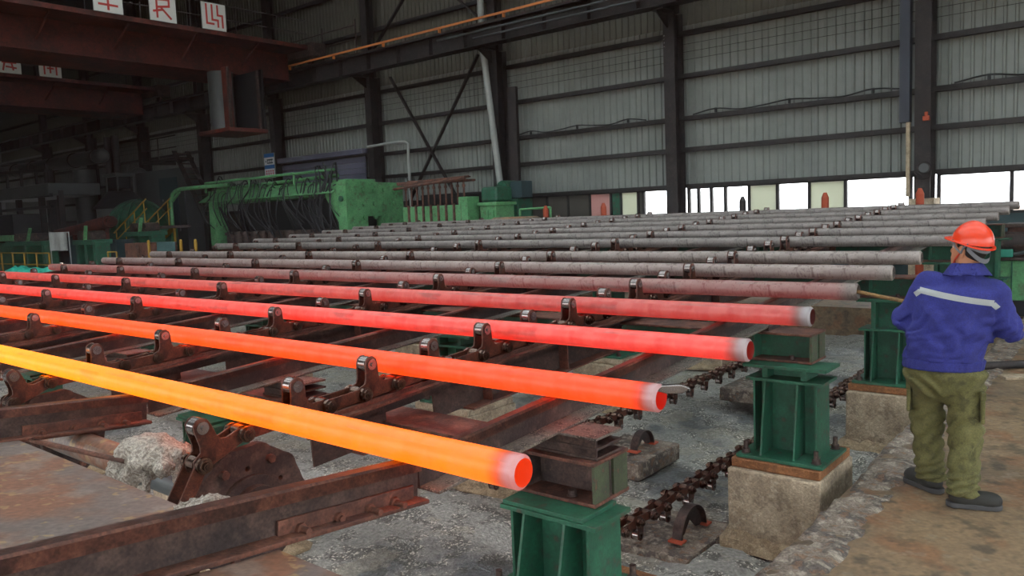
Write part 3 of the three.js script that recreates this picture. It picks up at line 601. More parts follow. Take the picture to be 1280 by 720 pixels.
// ---------------------------------------------------------------- front plates and wool lumps
{
  // flat plates lying on the ramp flanges
  const pl = (x0, x1, z0, z1, y, label) => {
    const t = solo('cover_plate', label, 'plate', [rbox(x1 - x0, 0.012, z1 - z0, 0, 0, 0, 0.004)], M.plate, 'flat cover plates in front');
    t.position.copy(P((x0 + x1) / 2, y, (z0 + z1) / 2)); t.rotation.x = -0.104;
    return t;
  };
  pl(-4.44, -2.36, -0.1, 1.4, 0.945, 'flat rusty brown cover plate between the two ramps in front');
  pl(-2.2, -1.2, -0.1, 1.41, 0.925, 'small piece of rusty cover plate right of the nearest ramp');
  const wool = (x, y, z, rx, ry, rz, label, hang) => {
    const f = (X, Y, Z) => {
      let d = ell(X, Y, Z, [0, 0, 0], [rx, ry, rz]);
      if (hang) for (const [a, b, r] of hang) d = smin(d, cap(X, Y, Z, [a, -ry * 0.3, b], [a, -ry - r, b], 0.03, 0.009), 0.03);
      return d - (f3(X * 12 + 40, Y * 12 + 40, Z * 12 + 40, 4) - 0.5) * 0.11 - (f3(X * 60 + 9, Y * 60 + 9, Z * 60 + 9, 2) - 0.5) * 0.02;
    };
    const e = 0.12, g = net(f, [-rx - e, -ry - e - (hang ? 0.14 : 0), -rz - e], [rx + e, ry + e, rz + e], 0.011);
    const o = solo('wool_lump', label, 'insulation', [g], M.wool, 'lumps of grey insulation wool'); o.position.copy(P(x, y, z));
  };
  wool(-3.84, 0.79, 1.78, 0.25, 0.1, 0.15, 'large fibrous lump of grey insulation wool hanging left of the front wheel', [[-0.2, 0.1, 0.07], [-0.1, 0.12, 0.11], [0.03, 0.12, 0.12], [-0.24, 0.05, 0.05], [0.12, 0.1, 0.08]]);
  wool(-2.66, 0.87, 1.41, 0.14, 0.055, 0.085, 'small pale lump of insulation wool on the edge of the flat plate', null);
}
// ---------------------------------------------------------------- machines behind the bed
{
  // long green machine hung with black hoses
  const t = thing('straightening_machine', 'long pale green machine with a bolted end housing, hung with black hoses', 'machine', P(-23, 0, 16.5));
  const L = (x, y, z) => P(x + 23, y, z - 16.5);
  const bx = (w, h, d, x, y, z) => { const v = L(x, y, z); return rbox(w, h, d, v.x, v.y, v.z, 0.02); };
  // end housing with a rectangular opening: outline in z,y, pushed along x
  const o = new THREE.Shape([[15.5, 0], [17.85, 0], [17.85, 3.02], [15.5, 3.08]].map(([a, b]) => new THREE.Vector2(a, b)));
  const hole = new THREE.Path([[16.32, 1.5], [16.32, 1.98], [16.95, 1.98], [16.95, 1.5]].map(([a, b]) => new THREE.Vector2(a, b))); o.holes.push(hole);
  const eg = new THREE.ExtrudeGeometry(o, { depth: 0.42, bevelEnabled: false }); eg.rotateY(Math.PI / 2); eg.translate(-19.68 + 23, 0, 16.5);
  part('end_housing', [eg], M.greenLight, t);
  part('recess_shade_sheet', [bx(0.05, 0.7, 1, -19.62, 1.7, 16.6)], M.black, t, 'black sheet standing in for the shade of the recess');  // black sheet behind the opening puts its inner shade into colour
  for (let r = 0; r < 3; r++) for (let c = 0; c < 5; c++) { const v = L(-19.24, 1.95 + r * 0.42, 15.78 + c * 0.42); part('bolt', [cyl(0.085, 0.05, v.x, v.y, v.z, 'x', 6)], M.greenLight, t); }
  part('handle_boss', [(() => { const v = L(-19.47, 2.55, 15.48); return cyl(0.09, 0.08, v.x, v.y, v.z, 'z', 10); })()], M.greenDeep, t);
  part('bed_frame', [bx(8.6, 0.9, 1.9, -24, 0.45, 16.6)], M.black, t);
  part('top_beam', [bx(8.2, 0.5, 1.2, -23.8, 2.92, 16.5)], M.greenLight, t);
  const slope = bx(8.1, 0.04, 0.7, -23.8, 2.85, 15.65); part('front_panel', [at(bx(7.9, 0.03, 0.62, -23.75, 0, 16.5), 0, 2.9, 0.86, 0.55, 0, 0)], M.greenLight, t);
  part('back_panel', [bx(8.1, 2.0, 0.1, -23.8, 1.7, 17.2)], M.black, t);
  part('left_post', [bx(0.4, 2.8, 0.5, -27.3, 1.4, 15.9)], M.greenLight, t);
  part('gusset', [at(extr([[0, 0], [-0.8, 0], [0, -1.1]], 0.1), L(-19.7, 2.95, 15.6).x, 2.95, L(0, 0, 15.6).z)], M.greenLight, t);
  for (let k = 0; k < 14; k++) { const v = L(-26.6 + k * 0.52, 1.25, 16.0); part('straightening_roll', [cyl(0.2, 0.75, v.x, v.y, v.z, 'y', 18), cyl(0.26, 0.1, v.x, v.y + 0.3, v.z, 'y', 18)], M.rustDark, t); }
  for (let k = 0; k < 6; k++) part('cross_tie', [beamBar(L(-26.9 + k * 1.3, 2.55, 15.75), L(-26.3 + k * 1.3, 1.55, 15.8), 0.05, 0.05)], M.black, t);
  const hr = []; for (const [x0, x1] of [[-27.5, -24.6], [-24.6, -22.0], [-22.0, -19.9]]) { hr.push(bar(L(x0, 3.45, 15.6), L(x1, 3.47, 15.6), 0.045)); hr.push(bar(L(x0, 3.1, 15.6), L(x0, 3.45, 15.6), 0.04)); }
  part('guard_rail', hr, M.greenLight, t);
  part('upper_pipe', [bar(L(-27.4, 3.2, 15.9), L(-20.1, 3.3, 15.9), 0.06)], M.greenLight, t);
  for (let k = 0; k < 40; k++) {
    const x = -27.0 + k * 0.18 + rr(-0.22, 0.22), y0 = rr(2.85, 3.3), x2 = x + rr(-1.1, 1.1), y2 = rr(1.1, 1.9), up = rr(0.05, 0.4);
    part('hose', [tube([L(x - 0.2, y0 - 0.1, 16.1), L(x - 0.05, y0 + up, 15.75), L(x + 0.12, y0 - 0.1, 15.45), L((x + x2) / 2 + rr(-0.3, 0.3), (y0 + y2) / 2, 15.4 + rr(-0.12, 0.1)), L(x2, y2, 15.75)], 0.014 + 0.01 * rnd(), 20, 6)], M.rubber, t);
  }
  for (let k = 0; k < 7; k++) { const x = rr(-20.9, -20.1); part('hose', [tube([L(x, 3.1, 15.9), L(x + rr(-0.3, 0.3), 3.45 + rr(0, 0.3), 15.7), L(x + rr(-0.2, 0.5), 3.2, 15.5), L(x + rr(-0.4, 0.2), 2.2, 15.45), L(x + rr(-0.3, 0.3), 1.3, 15.6)], 0.028, 20, 6)], M.rubber, t); }
  // portal of green pipe at the left
  const g = thing('pipe_portal', 'pale green pipe bent into a portal at the left end of the hosed machine', 'frame', P(-28, 0, 15));
  const Q = (x, y, z) => P(x + 28, y, z - 15);
  part('bent_pipe', [tube([Q(-29.05, 0, 15), Q(-29.03, 2, 15), Q(-28.95, 3.0, 15), Q(-28.6, 3.22, 15), Q(-27, 3.28, 15), Q(-25.6, 3.3, 15.4)], 0.07, 60, 12)], M.greenLight, g);
  part('brace', [bar(Q(-28.9, 2.85, 15), Q(-28.3, 3.2, 15), 0.05)], M.greenLight, g);
  // green frame with rusty screws
  const f = thing('screw_stand_machine', 'green plate frame topped with rows of rusty red screws, right of the bolted housing', 'machine', P(-16, 0, 16.4));
  const F = (x, y, z) => P(x + 16, y, z - 16.4), fb2 = (w, h, d, x, y, z) => { const v = F(x, y, z); return rbox(w, h, d, v.x, v.y, v.z, 0.015); };
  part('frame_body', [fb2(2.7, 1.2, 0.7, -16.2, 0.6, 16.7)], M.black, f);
  for (let k = 0; k < 8; k++) { part('front_plate', [fb2(0.26, 0.98, 0.06, -17.3 + k * 0.305, 1.7, 16.15)], M.greenLight, f); part('plate_rib', [fb2(0.05, 1.02, 0.1, -17.14 + k * 0.305, 1.72, 16.1)], M.brown, f); }
  part('end_post', [fb2(0.34, 2.4, 0.5, -14.92, 1.2, 16.3)], M.greenLight, f);
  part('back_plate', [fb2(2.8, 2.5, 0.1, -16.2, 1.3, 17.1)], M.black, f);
  for (let k = 0; k < 21; k++) { const v = F(-17.4 + k * 0.118, 2.52, 16.25 + (k % 2) * 0.12); part('screw', [cyl(0.026, 0.62, v.x, v.y, v.z, 'y', 8), cyl(0.045, 0.07, v.x, v.y + 0.2, v.z, 'y', 6)], M.brown, f, 'rusty red screw'); }
  part('top_tray', [fb2(2.7, 0.06, 0.5, -16.2, 2.86, 16.3), bar(F(-17.7, 2.74, 16.05), F(-14.8, 2.92, 16.05), 0.04), bar(F(-17.7, 2.9, 16.2), F(-14.8, 2.95, 16.2), 0.035)], M.brown, f, 'rusty tray with bars');
  for (let k = 0; k < 6; k++) { const v = F(-17.2 + k * 0.45, 2.95, 16.3); part('screw_wheel', [at(new THREE.TorusGeometry(0.09, 0.02, 6, 14), v.x, v.y, v.z, Math.PI / 2)], M.brown, f); }
  // gearbox and motor
  const gb = thing('gearbox', 'green ribbed gearbox between the screw frame and the motor', 'machine', P(-14.32, 0, 16.8));
  part('lower_case', [rbox(0.6, 2.14, 0.8, 0, 1.07, 0, 0.04)], M.greenLight, gb); part('flange', [rbox(0.7, 0.1, 0.9, 0, 2.17, 0, 0.02)], M.greenLight, gb); part('upper_case', [rbox(0.6, 0.42, 0.7, 0, 2.43, 0, 0.08)], M.greenDark, gb);
  for (let k = 0; k < 3; k++) part('rib', [rbox(0.05, 1.8, 0.06, -0.2 + k * 0.2, 1.1, 0.42, 0.01)], M.greenLight, gb);
  const mo = thing('motor', 'green round electric motor with a grey terminal box on a green stand', 'motor', P(-14.55, 0, 17.8));
  part('stand', [rbox(0.8, 2.3, 0.7, 0.05, 1.15, 0, 0.03)], M.greenDeep, mo); part('motor_body', [cyl(0.26, 0.55, -0.15, 2.58, 0, 'z', 24), cyl(0.2, 0.62, -0.15, 2.58, 0, 'z', 24)], M.greenDark, mo); part('terminal_box', [rbox(0.42, 0.48, 0.5, 0.32, 2.56, 0, 0.02)], M.bluegrey, mo, 'grey terminal box');
  // low green handrail and dark clutter right of the motor
  const gr = thing('low_rail', 'low green rail frame on the floor below the dark windows', 'rail', P(-12.6, 0, 16.3));
  part('rail', [bar(P(-0.5, 1.98, 0), P(0.5, 2.0, 0), 0.03), bar(P(-0.5, 0, 0), P(-0.5, 1.98, 0), 0.03), bar(P(0.5, 0, 0), P(0.5, 2, 0), 0.03)], M.greenLight, gr);
  // row of red posts along the far end of the bed
  for (const [i, [x, m]] of [[-12.03, M.redPaint], [-10.3, M.redPaint], [-6.83, M.steelDark], [-5.13, M.redPaint], [-3.43, M.redPaint]].entries()) {
    const p = thing('marker_post', `${m === M.redPaint ? 'rust red' : 'dark'} post with a pointed top before the windows, ${ORD[i]} from the left`, 'post', P(x, 0, 16), 'short posts behind the last pipe');
    part('post', [cyl(0.07, 1.95, 0, 0.975, 0, 'y', 14)], m, p); part('post_tip', [cyl(0.07, 0.1, 0, 2.0, 0, 'y', 14, 0.03)], m, p);
  }
  // dark cabinet behind the motor on the floor
  solo('debris_bank', 'low bank of brownish debris beside the motor stand', 'debris', [at(rbox(1.3, 0.5, 0.6, 0, 0, 0, 0.1), -12.95, 1.55, -15.9), box(1.2, 1.3, 0.5, -12.95, 0.65, -15.9)], M.earth);
}
{
  // machinery at the right, past the pipe ends
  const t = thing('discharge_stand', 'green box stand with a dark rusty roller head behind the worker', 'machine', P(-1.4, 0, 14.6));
  part('green_box', [rbox(2.2, 0.62, 0.8, 0.1, 0.55, 0, 0.02)], M.greenLight, t); part('box_seam', [box(0.02, 0.6, 0.02, -0.35, 0.55, 0.41)], M.greenDeep, t);
  part('gap_shade_block', [box(2.1, 0.24, 0.7, 0.1, 0.12, 0)], M.black, t); part('deck', [rbox(2.3, 0.05, 0.95, 0.1, 0.89, 0, 0.01)], M.rustDark, t);  // black block under the box paints its shaded gap
  part('roller_head', [rbox(1.6, 0.46, 0.5, 0.35, 1.14, -0.1, 0.02)], M.brown, t); part('head_cap', [rbox(1.7, 0.06, 0.6, 0.35, 1.39, -0.1, 0.01)], M.rustDark, t);
  part('roller', [cyl(0.16, 0.5, -0.35, 1.14, 0.32, 'x', 16)], M.rustDark, t); part('teal_box', [rbox(0.34, 0.12, 0.3, -0.5, 0.98, 0.36, 0.01)], M.tealBox, t, 'teal box'); part('strut', [bar(P(-0.5, 0.92, -0.42), P(0.3, 1.1, -0.42), 0.03)], M.ductGrey, t);
  solo('floor_rod', 'dark steel bar lying on the walkway right of the worker', 'bar', [bar(P(-1.45, 0.05, 9.7), P(-0.75, 0.05, 10.3), 0.045)], M.steelDark);
  solo('floor_plank', 'pale plank lying beside the dark bar on the walkway', 'plank', [at(rbox(0.9, 0.03, 0.16, 0, 0, 0, 0.006), -0.85, 0.015, -9.6, 0, 0.6, 0)], M.conc);
  for (let k = 0; k < 6; k++) { const a = rr(-1.4, -0.95), b = rr(11, 13.4), s = rr(0.05, 0.1); const g = new THREE.DodecahedronGeometry(s, 1), p = g.attributes.position; for (let i = 0; i < p.count; i++) { const n = 0.7 + 0.6 * f3(p.getX(i) * 14 + k * 9 + 30, p.getY(i) * 14 + 30, p.getZ(i) * 14 + 30, 2); p.setXYZ(i, p.getX(i) * n, p.getY(i) * n * 0.7, p.getZ(i) * n); } g.computeVertexNormals(); solo('scrap_piece', `small brown scrap lump on the walkway behind the worker, ${ORD[k]} nearest`, 'scrap', [at(g, a, s * 0.55, -b)], k % 2 ? M.brown : M.concOrange, 'scrap pieces on the far walkway'); }
}

// ---------------------------------------------------------------- crane, runway, wall fittings
{
  const t = struct('runway_beam', [box(72, 0.03, 0.42, -25, 6.93, -18.3), box(72, 0.03, 0.42, -25, 7.5, -18.3), box(72, 0.56, 0.02, -25, 7.22, -18.3), ...Array.from({ length: 48 }, (_, i) => box(0.012, 0.54, 0.36, -60 + i * 1.5, 7.22, -18.3))], M.steelDark);
  solo('crane_rail', 'dark crane rail on top of the runway beam', 'rail', [box(72, 0.1, 0.07, -25, 7.565, -18.3)], M.rustDark);
  solo('conductor_bar', 'long orange conductor bar running along the crane runway', 'bar', [box(28.5, 0.06, 0.05, -11.1, 7.67, -18.02), ...Array.from({ length: 11 }, (_, i) => box(0.03, 0.14, 0.1, -25.2 + i * 2.6, 7.592, -18.02))], M.orangePipe);
  solo('conductor_bar', 'short orange length of bar beside the crane end', 'bar', [box(2.2, 0.08, 0.06, -26.6, 7.62, -18.07), box(0.03, 0.07, 0.06, -26.6, 7.55, -18.1)], M.redPaint);
  solo('cable_pipe', 'grey cable pipe along the face of the runway beam', 'pipe', [bar(P(-17.5, 7.3, 18.0), P(2, 7.3, 18.0), 0.035), bar(P(-16, 7.12, 18.0), P(2, 7.12, 18.0), 0.03)], M.ductGrey);
  const brd = (draw) => {                                 // notice boards: flat print
    const c = document.createElement('canvas'); c.width = 256; c.height = 256; const x = c.getContext('2d'); draw(x);
    const tx = new THREE.CanvasTexture(c); tx.colorSpace = THREE.SRGBColorSpace; return new THREE.MeshPhysicalMaterial({ map: tx, roughness: 0.6 });
  };
  const strokes = (x, s) => { x.fillStyle = '#cfcfca'; x.fillRect(0, 0, 256, 256); x.strokeStyle = '#b5332a'; x.lineWidth = 20; x.lineCap = 'square'; for (const q of s) { x.beginPath(); x.moveTo(q[0], q[1]); for (let i = 2; i < q.length; i += 2) x.lineTo(q[i], q[i + 1]); x.stroke(); } };
  const SIGNS = [
    (x) => strokes(x, [[40, 60, 216, 60], [128, 30, 128, 226], [60, 120, 200, 120], [50, 190, 206, 190]]),
    (x) => strokes(x, [[70, 40, 70, 220], [70, 60, 190, 50, 190, 110, 70, 130], [110, 130, 200, 220], [40, 170, 120, 150]]),
    (x) => strokes(x, [[50, 20, 50, 200, 120, 200], [110, 20, 110, 160, 170, 160, 170, 220], [170, 20, 170, 110, 220, 110, 220, 220]]),
    (x) => strokes(x, [[60, 60, 200, 60], [60, 110, 200, 110], [128, 60, 128, 210], [60, 210, 200, 210], [60, 110, 60, 160]]),
    (x) => strokes(x, [[40, 50, 120, 110], [130, 40, 216, 60], [60, 130, 200, 130], [80, 130, 60, 220], [150, 90, 170, 210], [100, 180, 200, 190]]),
    (x) => strokes(x, [[60, 40, 60, 220], [60, 60, 200, 60, 200, 220], [100, 110, 160, 110], [100, 150, 160, 150], [128, 80, 128, 200]]),
  ];
  // two bridge girders crossing the hall, each with a platform, rail and boards
  const girder = (x, z0, z1, label, boards, first) => {
    const t = thing('crane_girder', label, 'crane', P(x, 7.1, z0), 'red crane girders'); const L = z1 - z0 - 0.06;
    part('web_plate', [box(0.02, 0.95, L, 0, 0.5, -L / 2), box(0.02, 0.95, L, -2.0, 0.5, -L / 2)], M.craneRed, t);
    part('bottom_flange', [rbox(2.2, 0.03, L, -1.0, 0.02, -L / 2, 0.01)], M.craneRed, t);
    part('top_flange', [box(2.2, 0.03, L, -1.0, 0.985, -L / 2)], M.craneRed, t);
    part('platform', [box(1.3, 0.04, L, 0.6, 0.99, -L / 2), box(0.03, 0.14, L, 1.25, 1.03, -L / 2)], M.craneRed, t);
    for (let k = 0; k < L / 2.2; k++) { const z = -0.8 - k * 2.2; if (-z > L) break; part('bracket', [beamBar(new THREE.Vector3(0.02, 0.35, z), new THREE.Vector3(1.1, 0.94, z), 0.05, 0.05)], M.craneRed, t); }
    const rl = [box(0.03, 0.03, L, 1.25, 1.95, -L / 2), box(0.03, 0.03, L, 1.25, 1.5, -L / 2)]; for (let k = 0; k < L / 1.6; k++) rl.push(box(0.03, 0.95, 0.03, 1.25, 1.5, -0.1 - k * 1.6)); part('hand_rail', rl, M.steelDark, t);
    boards.forEach(([z, s]) => { const b = part('board', [box(0.02, 0.85, 0.85, 1.29, 1.52, -(z - z0))], M.white, t, 'white board with red characters'); const g = new THREE.PlaneGeometry(0.83, 0.83); g.rotateY(Math.PI / 2); g.translate(1.304, 1.52, -(z - z0)); const pm = new THREE.Mesh(g, brd(SIGNS[s])); pm.name = 'print'; b.add(pm); });
    part('end_carriage', [rbox(5.0, 0.5, 0.62, -1, 0.96, -L - 0.31, 0.03), cyl(0.16, 0.1, 0.9, 0.68, -L - 0.36, 'z', 18), cyl(0.16, 0.1, -2.6, 0.68, -L - 0.36, 'z', 18)], M.rustDark, t);
    return t;
  };
  girder(-25.2, -9, 18.0, 'dark red crane girder overhead, nearer of the two, with boards on its rail', [[10.95, 0], [12.6, 1], [14.3, 2]], true);
  girder(-36.6, -9, 18.0, 'dark red crane girder overhead, farther of the two, partly hidden', [[10.9, 3], [12.1, 4], [13.6, 5]]);
  // hanging cab at the girder end
  const cab = thing('crane_cab', 'dark hanging crane cab with a red side panel below the girder end', 'cab', P(-24.7, 4.95, 15.2));
  part('cab_floor', [rbox(1.9, 0.14, 1.5, 0, 0.08, 0, 0.03)], M.craneRed, cab); part('cab_wall', [cyl(0.42, 2.0, -0.42, 1.15, 0.1, 'y', 20)], M.ductGrey, cab); part('red_panel', [box(0.42, 2.0, 0.1, 0.62, 1.15, 0.5)], M.craneRed, cab, 'red side panel'); part('cab_back', [box(1.8, 2.0, 0.08, 0, 1.15, -0.68)], M.black, cab);
  for (const [x, z] of [[-0.86, -0.5], [0.86, -0.5], [0.86, 0.6]]) part('hanger', [box(0.08, 2.0, 0.08, x, 1.1, z)], M.rustDark, cab);
  // trolley rail walkway posts at the runway behind the girder end
  const rp = thing('runway_guard', 'thin dark guard rail on the runway behind the crane end', 'rail', P(-25, 7.6, 18.9));
  part('rail', [...[0, 0.5, 1].map((y) => bar(P(-3, 0.2 + y, 0), P(2.6, 0.2 + y, 0), 0.025)), ...[-3, -1.2, 0.7, 2.6].map((x) => bar(P(x, 0, 0), P(x, 1.4, 0), 0.03))], M.rustDark, rp);
  // cross bracing between two columns
  const br = thing('cross_brace', 'dark crossed steel braces between two wall columns', 'brace', P(-18.9, 5, 18.98));
  part('brace_bar', [beamBar(P(-1.9, 1.75, 0), P(2.68, -5, 0), 0.12, 0.05)], M.steelDark, br); part('brace_bar', [beamBar(P(2.15, 1.9, 0.06), P(-2.9, -4.6, 0.06), 0.12, 0.05)], M.steelDark, br);
  const br2 = thing('cross_brace', 'dark diagonal braces high on the wall above the crane runway', 'brace', P(-18.9, 8, 18.98));
  part('brace_bar', [beamBar(P(-2.95, -0.4, 0), P(2.75, 4.4, 0), 0.12, 0.05)], M.steelDark, br2); part('brace_bar', [beamBar(P(2.75, -0.4, 0.06), P(-2.95, 4.4, 0.06), 0.12, 0.05)], M.steelDark, br2);
  // wall pipes
  solo('wall_pipe', 'tall white pipe running down beside a wall column', 'pipe', [bar(P(-16.25, 7.0, 18.7), P(-15.72, 2.3, 18.7), 0.1, 14), bar(P(-16.3, 12, 18.7), P(-16.25, 7, 18.7), 0.1, 14)], M.white);
  solo('wall_pipe', 'thin pale pipe with an elbow standing against the wall', 'pipe', [tube([P(-19.75, 0, 18.65), P(-19.75, 4.0, 18.65), P(-19.75, 4.38, 18.65), P(-20.05, 4.45, 18.65), P(-21.8, 4.43, 18.65)], 0.05, 40, 10)], M.white);
  solo('blue_pipe', 'bluish grey square duct down the left edge of the right column', 'duct', [box(0.2, 8, 0.2, -4.34, 7.5, -18.85)], mat({ map: tClad, color: 0x555b70, m: 1.5, roughness: 0.5 }));
  solo('cream_conduit', 'cream conduit below the bluish duct on the right column', 'conduit', [box(0.07, 1.6, 0.1, -4.28, 2.7, -18.85)], M.conc);
  const lp = thing('wall_lamp', 'unlit round wall lamp with a hooked arm on the right column', 'lamp', P(-3.95, 2.5, 18.8)); part('lamp_ring', [at(new THREE.TorusGeometry(0.12, 0.025, 8, 20), 0, 0, 0.05)], M.steelDark, lp); part('lamp_face', [cyl(0.11, 0.04, 0, 0, 0.04, 'z', 20)], M.ductGrey, lp); part('arm', [tube([P(-0.2, -0.1, 0), P(-0.1, -0.22, 0), P(0.1, -0.2, 0), P(0.12, -0.05, 0)], 0.02, 16, 6)], M.steelDark, lp);
  solo('alarm_box', 'small red alarm box high on the right column', 'box', [rbox(0.13, 0.1, 0.08, -3.93, 3.55, -18.84, 0.01), cyl(0.035, 0.09, -3.93, 3.64, -18.84)], M.redPaint);
  const vp = solo('vertical_stay', 'thick dark flat column beside the white wall pipe', 'post', [box(0.32, 5.7, 0.12, -15.35, 2.85, -18.95)], M.steelDark);
  // cables lying loosely along the wall rails
  for (const [x0, x1, y, w] of [[-15.6, -11, 4.28, 'left of the tall middle column'], [-9.6, -4.5, 4.28, 'between the middle and the right column'], [-3.5, 1.6, 4.28, 'right of the right column']]) { const pts = []; for (let k = 0; k <= 8; k++) pts.push(P(x0 + (x1 - x0) * k / 8, y + (k % 3 === 1 ? 0.09 : 0.005 + 0.03 * (k % 2)), 19.37)); solo('wall_cable', `thin black cable lying along a wall rail, ${w}`, 'cable', [tube(pts, 0.018, 60, 6), ...[1, 4, 7].map((k) => box(0.05, 0.12, 0.04, x0 + (x1 - x0) * k / 8, y + 0.05, -19.37))], M.black, 'cables along the wall rails'); }
  // roller door of violet slats
  const rd = structGroup('door_1');
  part('door_case', [rbox(5.4, 0.2, 0.3, -25.2, 4.36, -19.1, 0.03)], M.violet, rd);
  for (let k = 0; k < 12; k++) part('slat', [rbox(5.2, 0.2, 0.05, -25.2, 4.08 - k * 0.21, -19.2, 0.02)], M.violet, rd);
  // blue and white notice on the column
  const nb = (x) => { x.fillStyle = '#dfe4ea'; x.fillRect(0, 0, 256, 256); x.fillStyle = '#2f6fb6'; x.fillRect(0, 0, 256, 40); x.fillRect(0, 120, 256, 40); x.fillStyle = '#1d3c46'; x.fillRect(70, 60, 150, 12); for (let i = 0; i < 4; i++) x.fillRect(80 + i * 36, 60, 14, 44); x.fillRect(70, 96, 150, 10); x.fillRect(30, 76, 30, 14); x.fillStyle = '#c0364a'; for (let i = 0; i < 4; i++) { x.fillRect(30 + i * 54, 178, 34, 10); x.fillRect(42 + i * 54, 178, 10, 60); x.fillRect(30 + i * 54, 205, 34, 9); x.fillRect(30 + i * 54, 230, 34, 9); } };
  const n = thing('notice_board', 'blue and white notice board with red lettering on a dark column', 'sign', P(-28.0, 4.2, 18.75));
  part('panel', [box(0.72, 1.0, 0.03, 0, 0, 0)], M.white, n); const pg = new THREE.PlaneGeometry(0.7, 0.98); pg.translate(0, 0, 0.017); const pm = part('print', pg, brd(nb), n);
}

// ---------------------------------------------------------------- the crowded far left
{
  const hd = thing('steel_duct', 'long dark grey horizontal duct with a rounded end high at the far left', 'duct', P(-45, 5.4, 17));
  part('pipe', [cyl(0.33, 13, -0.6, 0, 0, 'x', 24)], M.ductGrey, hd); part('end_cap', [at(new THREE.SphereGeometry(0.33, 20, 12), 5.9, 0, 0)], M.ductGrey, hd); for (let k = 0; k < 5; k++) part('joint_ring', [cyl(0.37, 0.06, -5 + k * 2.6, 0, 0, 'x', 24)], M.steelDark, hd);
  const vd = thing('steel_duct', 'thick grey vertical duct standing under the horizontal duct', 'duct', P(-41.7, 0, 17.2)); part('pipe', [cyl(0.52, 4.9, 0, 2.45, 0, 'y', 28)], M.ductGrey, vd); part('joint_ring', [cyl(0.58, 0.1, 0, 4.2, 0, 'y', 28)], M.steelDark, vd);
  for (const [i, x] of [-40.2, -39.4].entries()) solo('riser_pipe', `dark vertical riser pipe, ${i ? 'right' : 'left'} of the pair beside the grey duct`, 'pipe', [cyl(0.17, 6.4, x, 3.2, -17.8, 'y', 14), cyl(0.22, 0.1, x, 4.6, -17.8, 'y', 14)], M.steelDark);
  const hood = thing('exhaust_hood', 'dark grey boxy exhaust hood on trusses at the far left', 'hood', P(-41.5, 0, 15));
  part('hood_box', [rbox(8, 0.55, 2.2, 0, 3.75, 0, 0.04)], M.ductGrey, hood); 
  for (const x of [-3.8, -1, 1.8, 3.9]) part('leg', [box(0.22, 3.7, 0.22, x, 1.85, 0.6)], M.steelDark, hood); part('truss', [beamBar(P(-4, 3.6, -1), P(4, 3.5, -1), 0.15, 0.15), beamBar(P(-4, 3.0, -1), P(4, 3.0, -1), 0.12, 0.12), beamBar(P(-4, 5.6, -1.0), P(-2.4, 4.0, -1.0), 0.14, 0.14), beamBar(P(-4, 4.9, -0.8), P(3.4, 4.6, -0.8), 0.3, 0.12), ...[-3.4, -1.6, 0.2, 2, 3.2].map((x) => box(0.1, 1.0, 0.1, x, 4.4, 0.8))], M.black, hood);
  const mill = thing('rolling_stand', 'dark green machine stand under the exhaust hood at the far left', 'machine', P(-39.6, 0, 12.9));
  part('body', [rbox(7, 1.5, 1.5, -0.5, 0.75, 0, 0.05)], M.greenDark, mill); part('upper_block', [rbox(3, 1.2, 1.2, -1.8, 2.0, 0, 0.05)], M.rustDark, mill); part('upper_block', [rbox(1.6, 1.0, 1.1, 1.4, 2.2, 0, 0.05)], M.black, mill); part('side_rail', [rbox(7.2, 0.25, 0.2, -0.5, 1.7, 0.8, 0.03)], M.greenLight, mill);
  const dr = thing('gear_housing', 'dark green ribbed domed housing at the far left', 'machine', P(-33.0, 0, 15.6));
  part('dome', [at(new THREE.SphereGeometry(1.2, 28, 14, 0, Math.PI * 2, 0, Math.PI / 2), 0, 1.85, 0)], M.greenDeep, dr); part('base', [rbox(2.6, 1.86, 2.0, 0, 0.93, 0, 0.06)], M.greenDeep, dr); for (let k = 0; k < 5; k++) part('rib', [at(new THREE.TorusGeometry(1.21, 0.05, 6, 24, Math.PI), 0, 1.85, 0, 0, Math.PI / 2 - 0.8 + k * 0.4, 0)], M.greenDark, dr);
  solo('silver_tank', 'slim silvery upright tank behind the green dome', 'tank', [cyl(0.42, 4.4, -38.3, 2.2, -18.3, 'y', 22), at(new THREE.SphereGeometry(0.42, 18, 8), -38.3, 4.4, -18.3)], M.ductGrey);
  const ln = thing('vent_cowl', 'pale framed vent cowl on a dark cone roof behind the green dome', 'vent', P(-36.4, 2.8, 16.5)); part('cone', [cyl(1.25, 0.8, 0, 0.4, 0, 'y', 20, 0.5)], M.black, ln); part('cage', [rbox(1.2, 0.16, 0.9, 0, 1.5, 0, 0.03), box(0.07, 0.7, 0.07, -0.55, 1.1, 0.35), box(0.07, 0.7, 0.07, 0.55, 1.1, 0.35), box(0.07, 0.7, 0.07, -0.55, 1.1, -0.35), box(0.07, 0.7, 0.07, 0.55, 1.1, -0.35)], M.ductGrey, ln); part('core', [rbox(0.9, 0.7, 0.6, 0, 1.25, 0, 0.05)], M.black, ln); part('wall', [cyl(1.05, 2.8, 0, -1.4, 0, 'y', 20)], M.ductGrey, ln);
  const cb = thing('switch_room', 'grey boxy switch room against the back wall', 'cabin', P(-35.5, 0, 18.25)); part('box', [rbox(4.5, 4.5, 0.8, 0, 2.25, 0, 0.03)], M.ductGrey, cb); part('door', [rbox(1.6, 2.4, 0.06, 0.9, 2.9, 0.43, 0.01)], M.bluegrey, cb); part('lamp_spot', [rbox(0.09, 0.09, 0.03, 0.4, 3.1, 0.47, 0.01)], M.white, cb);
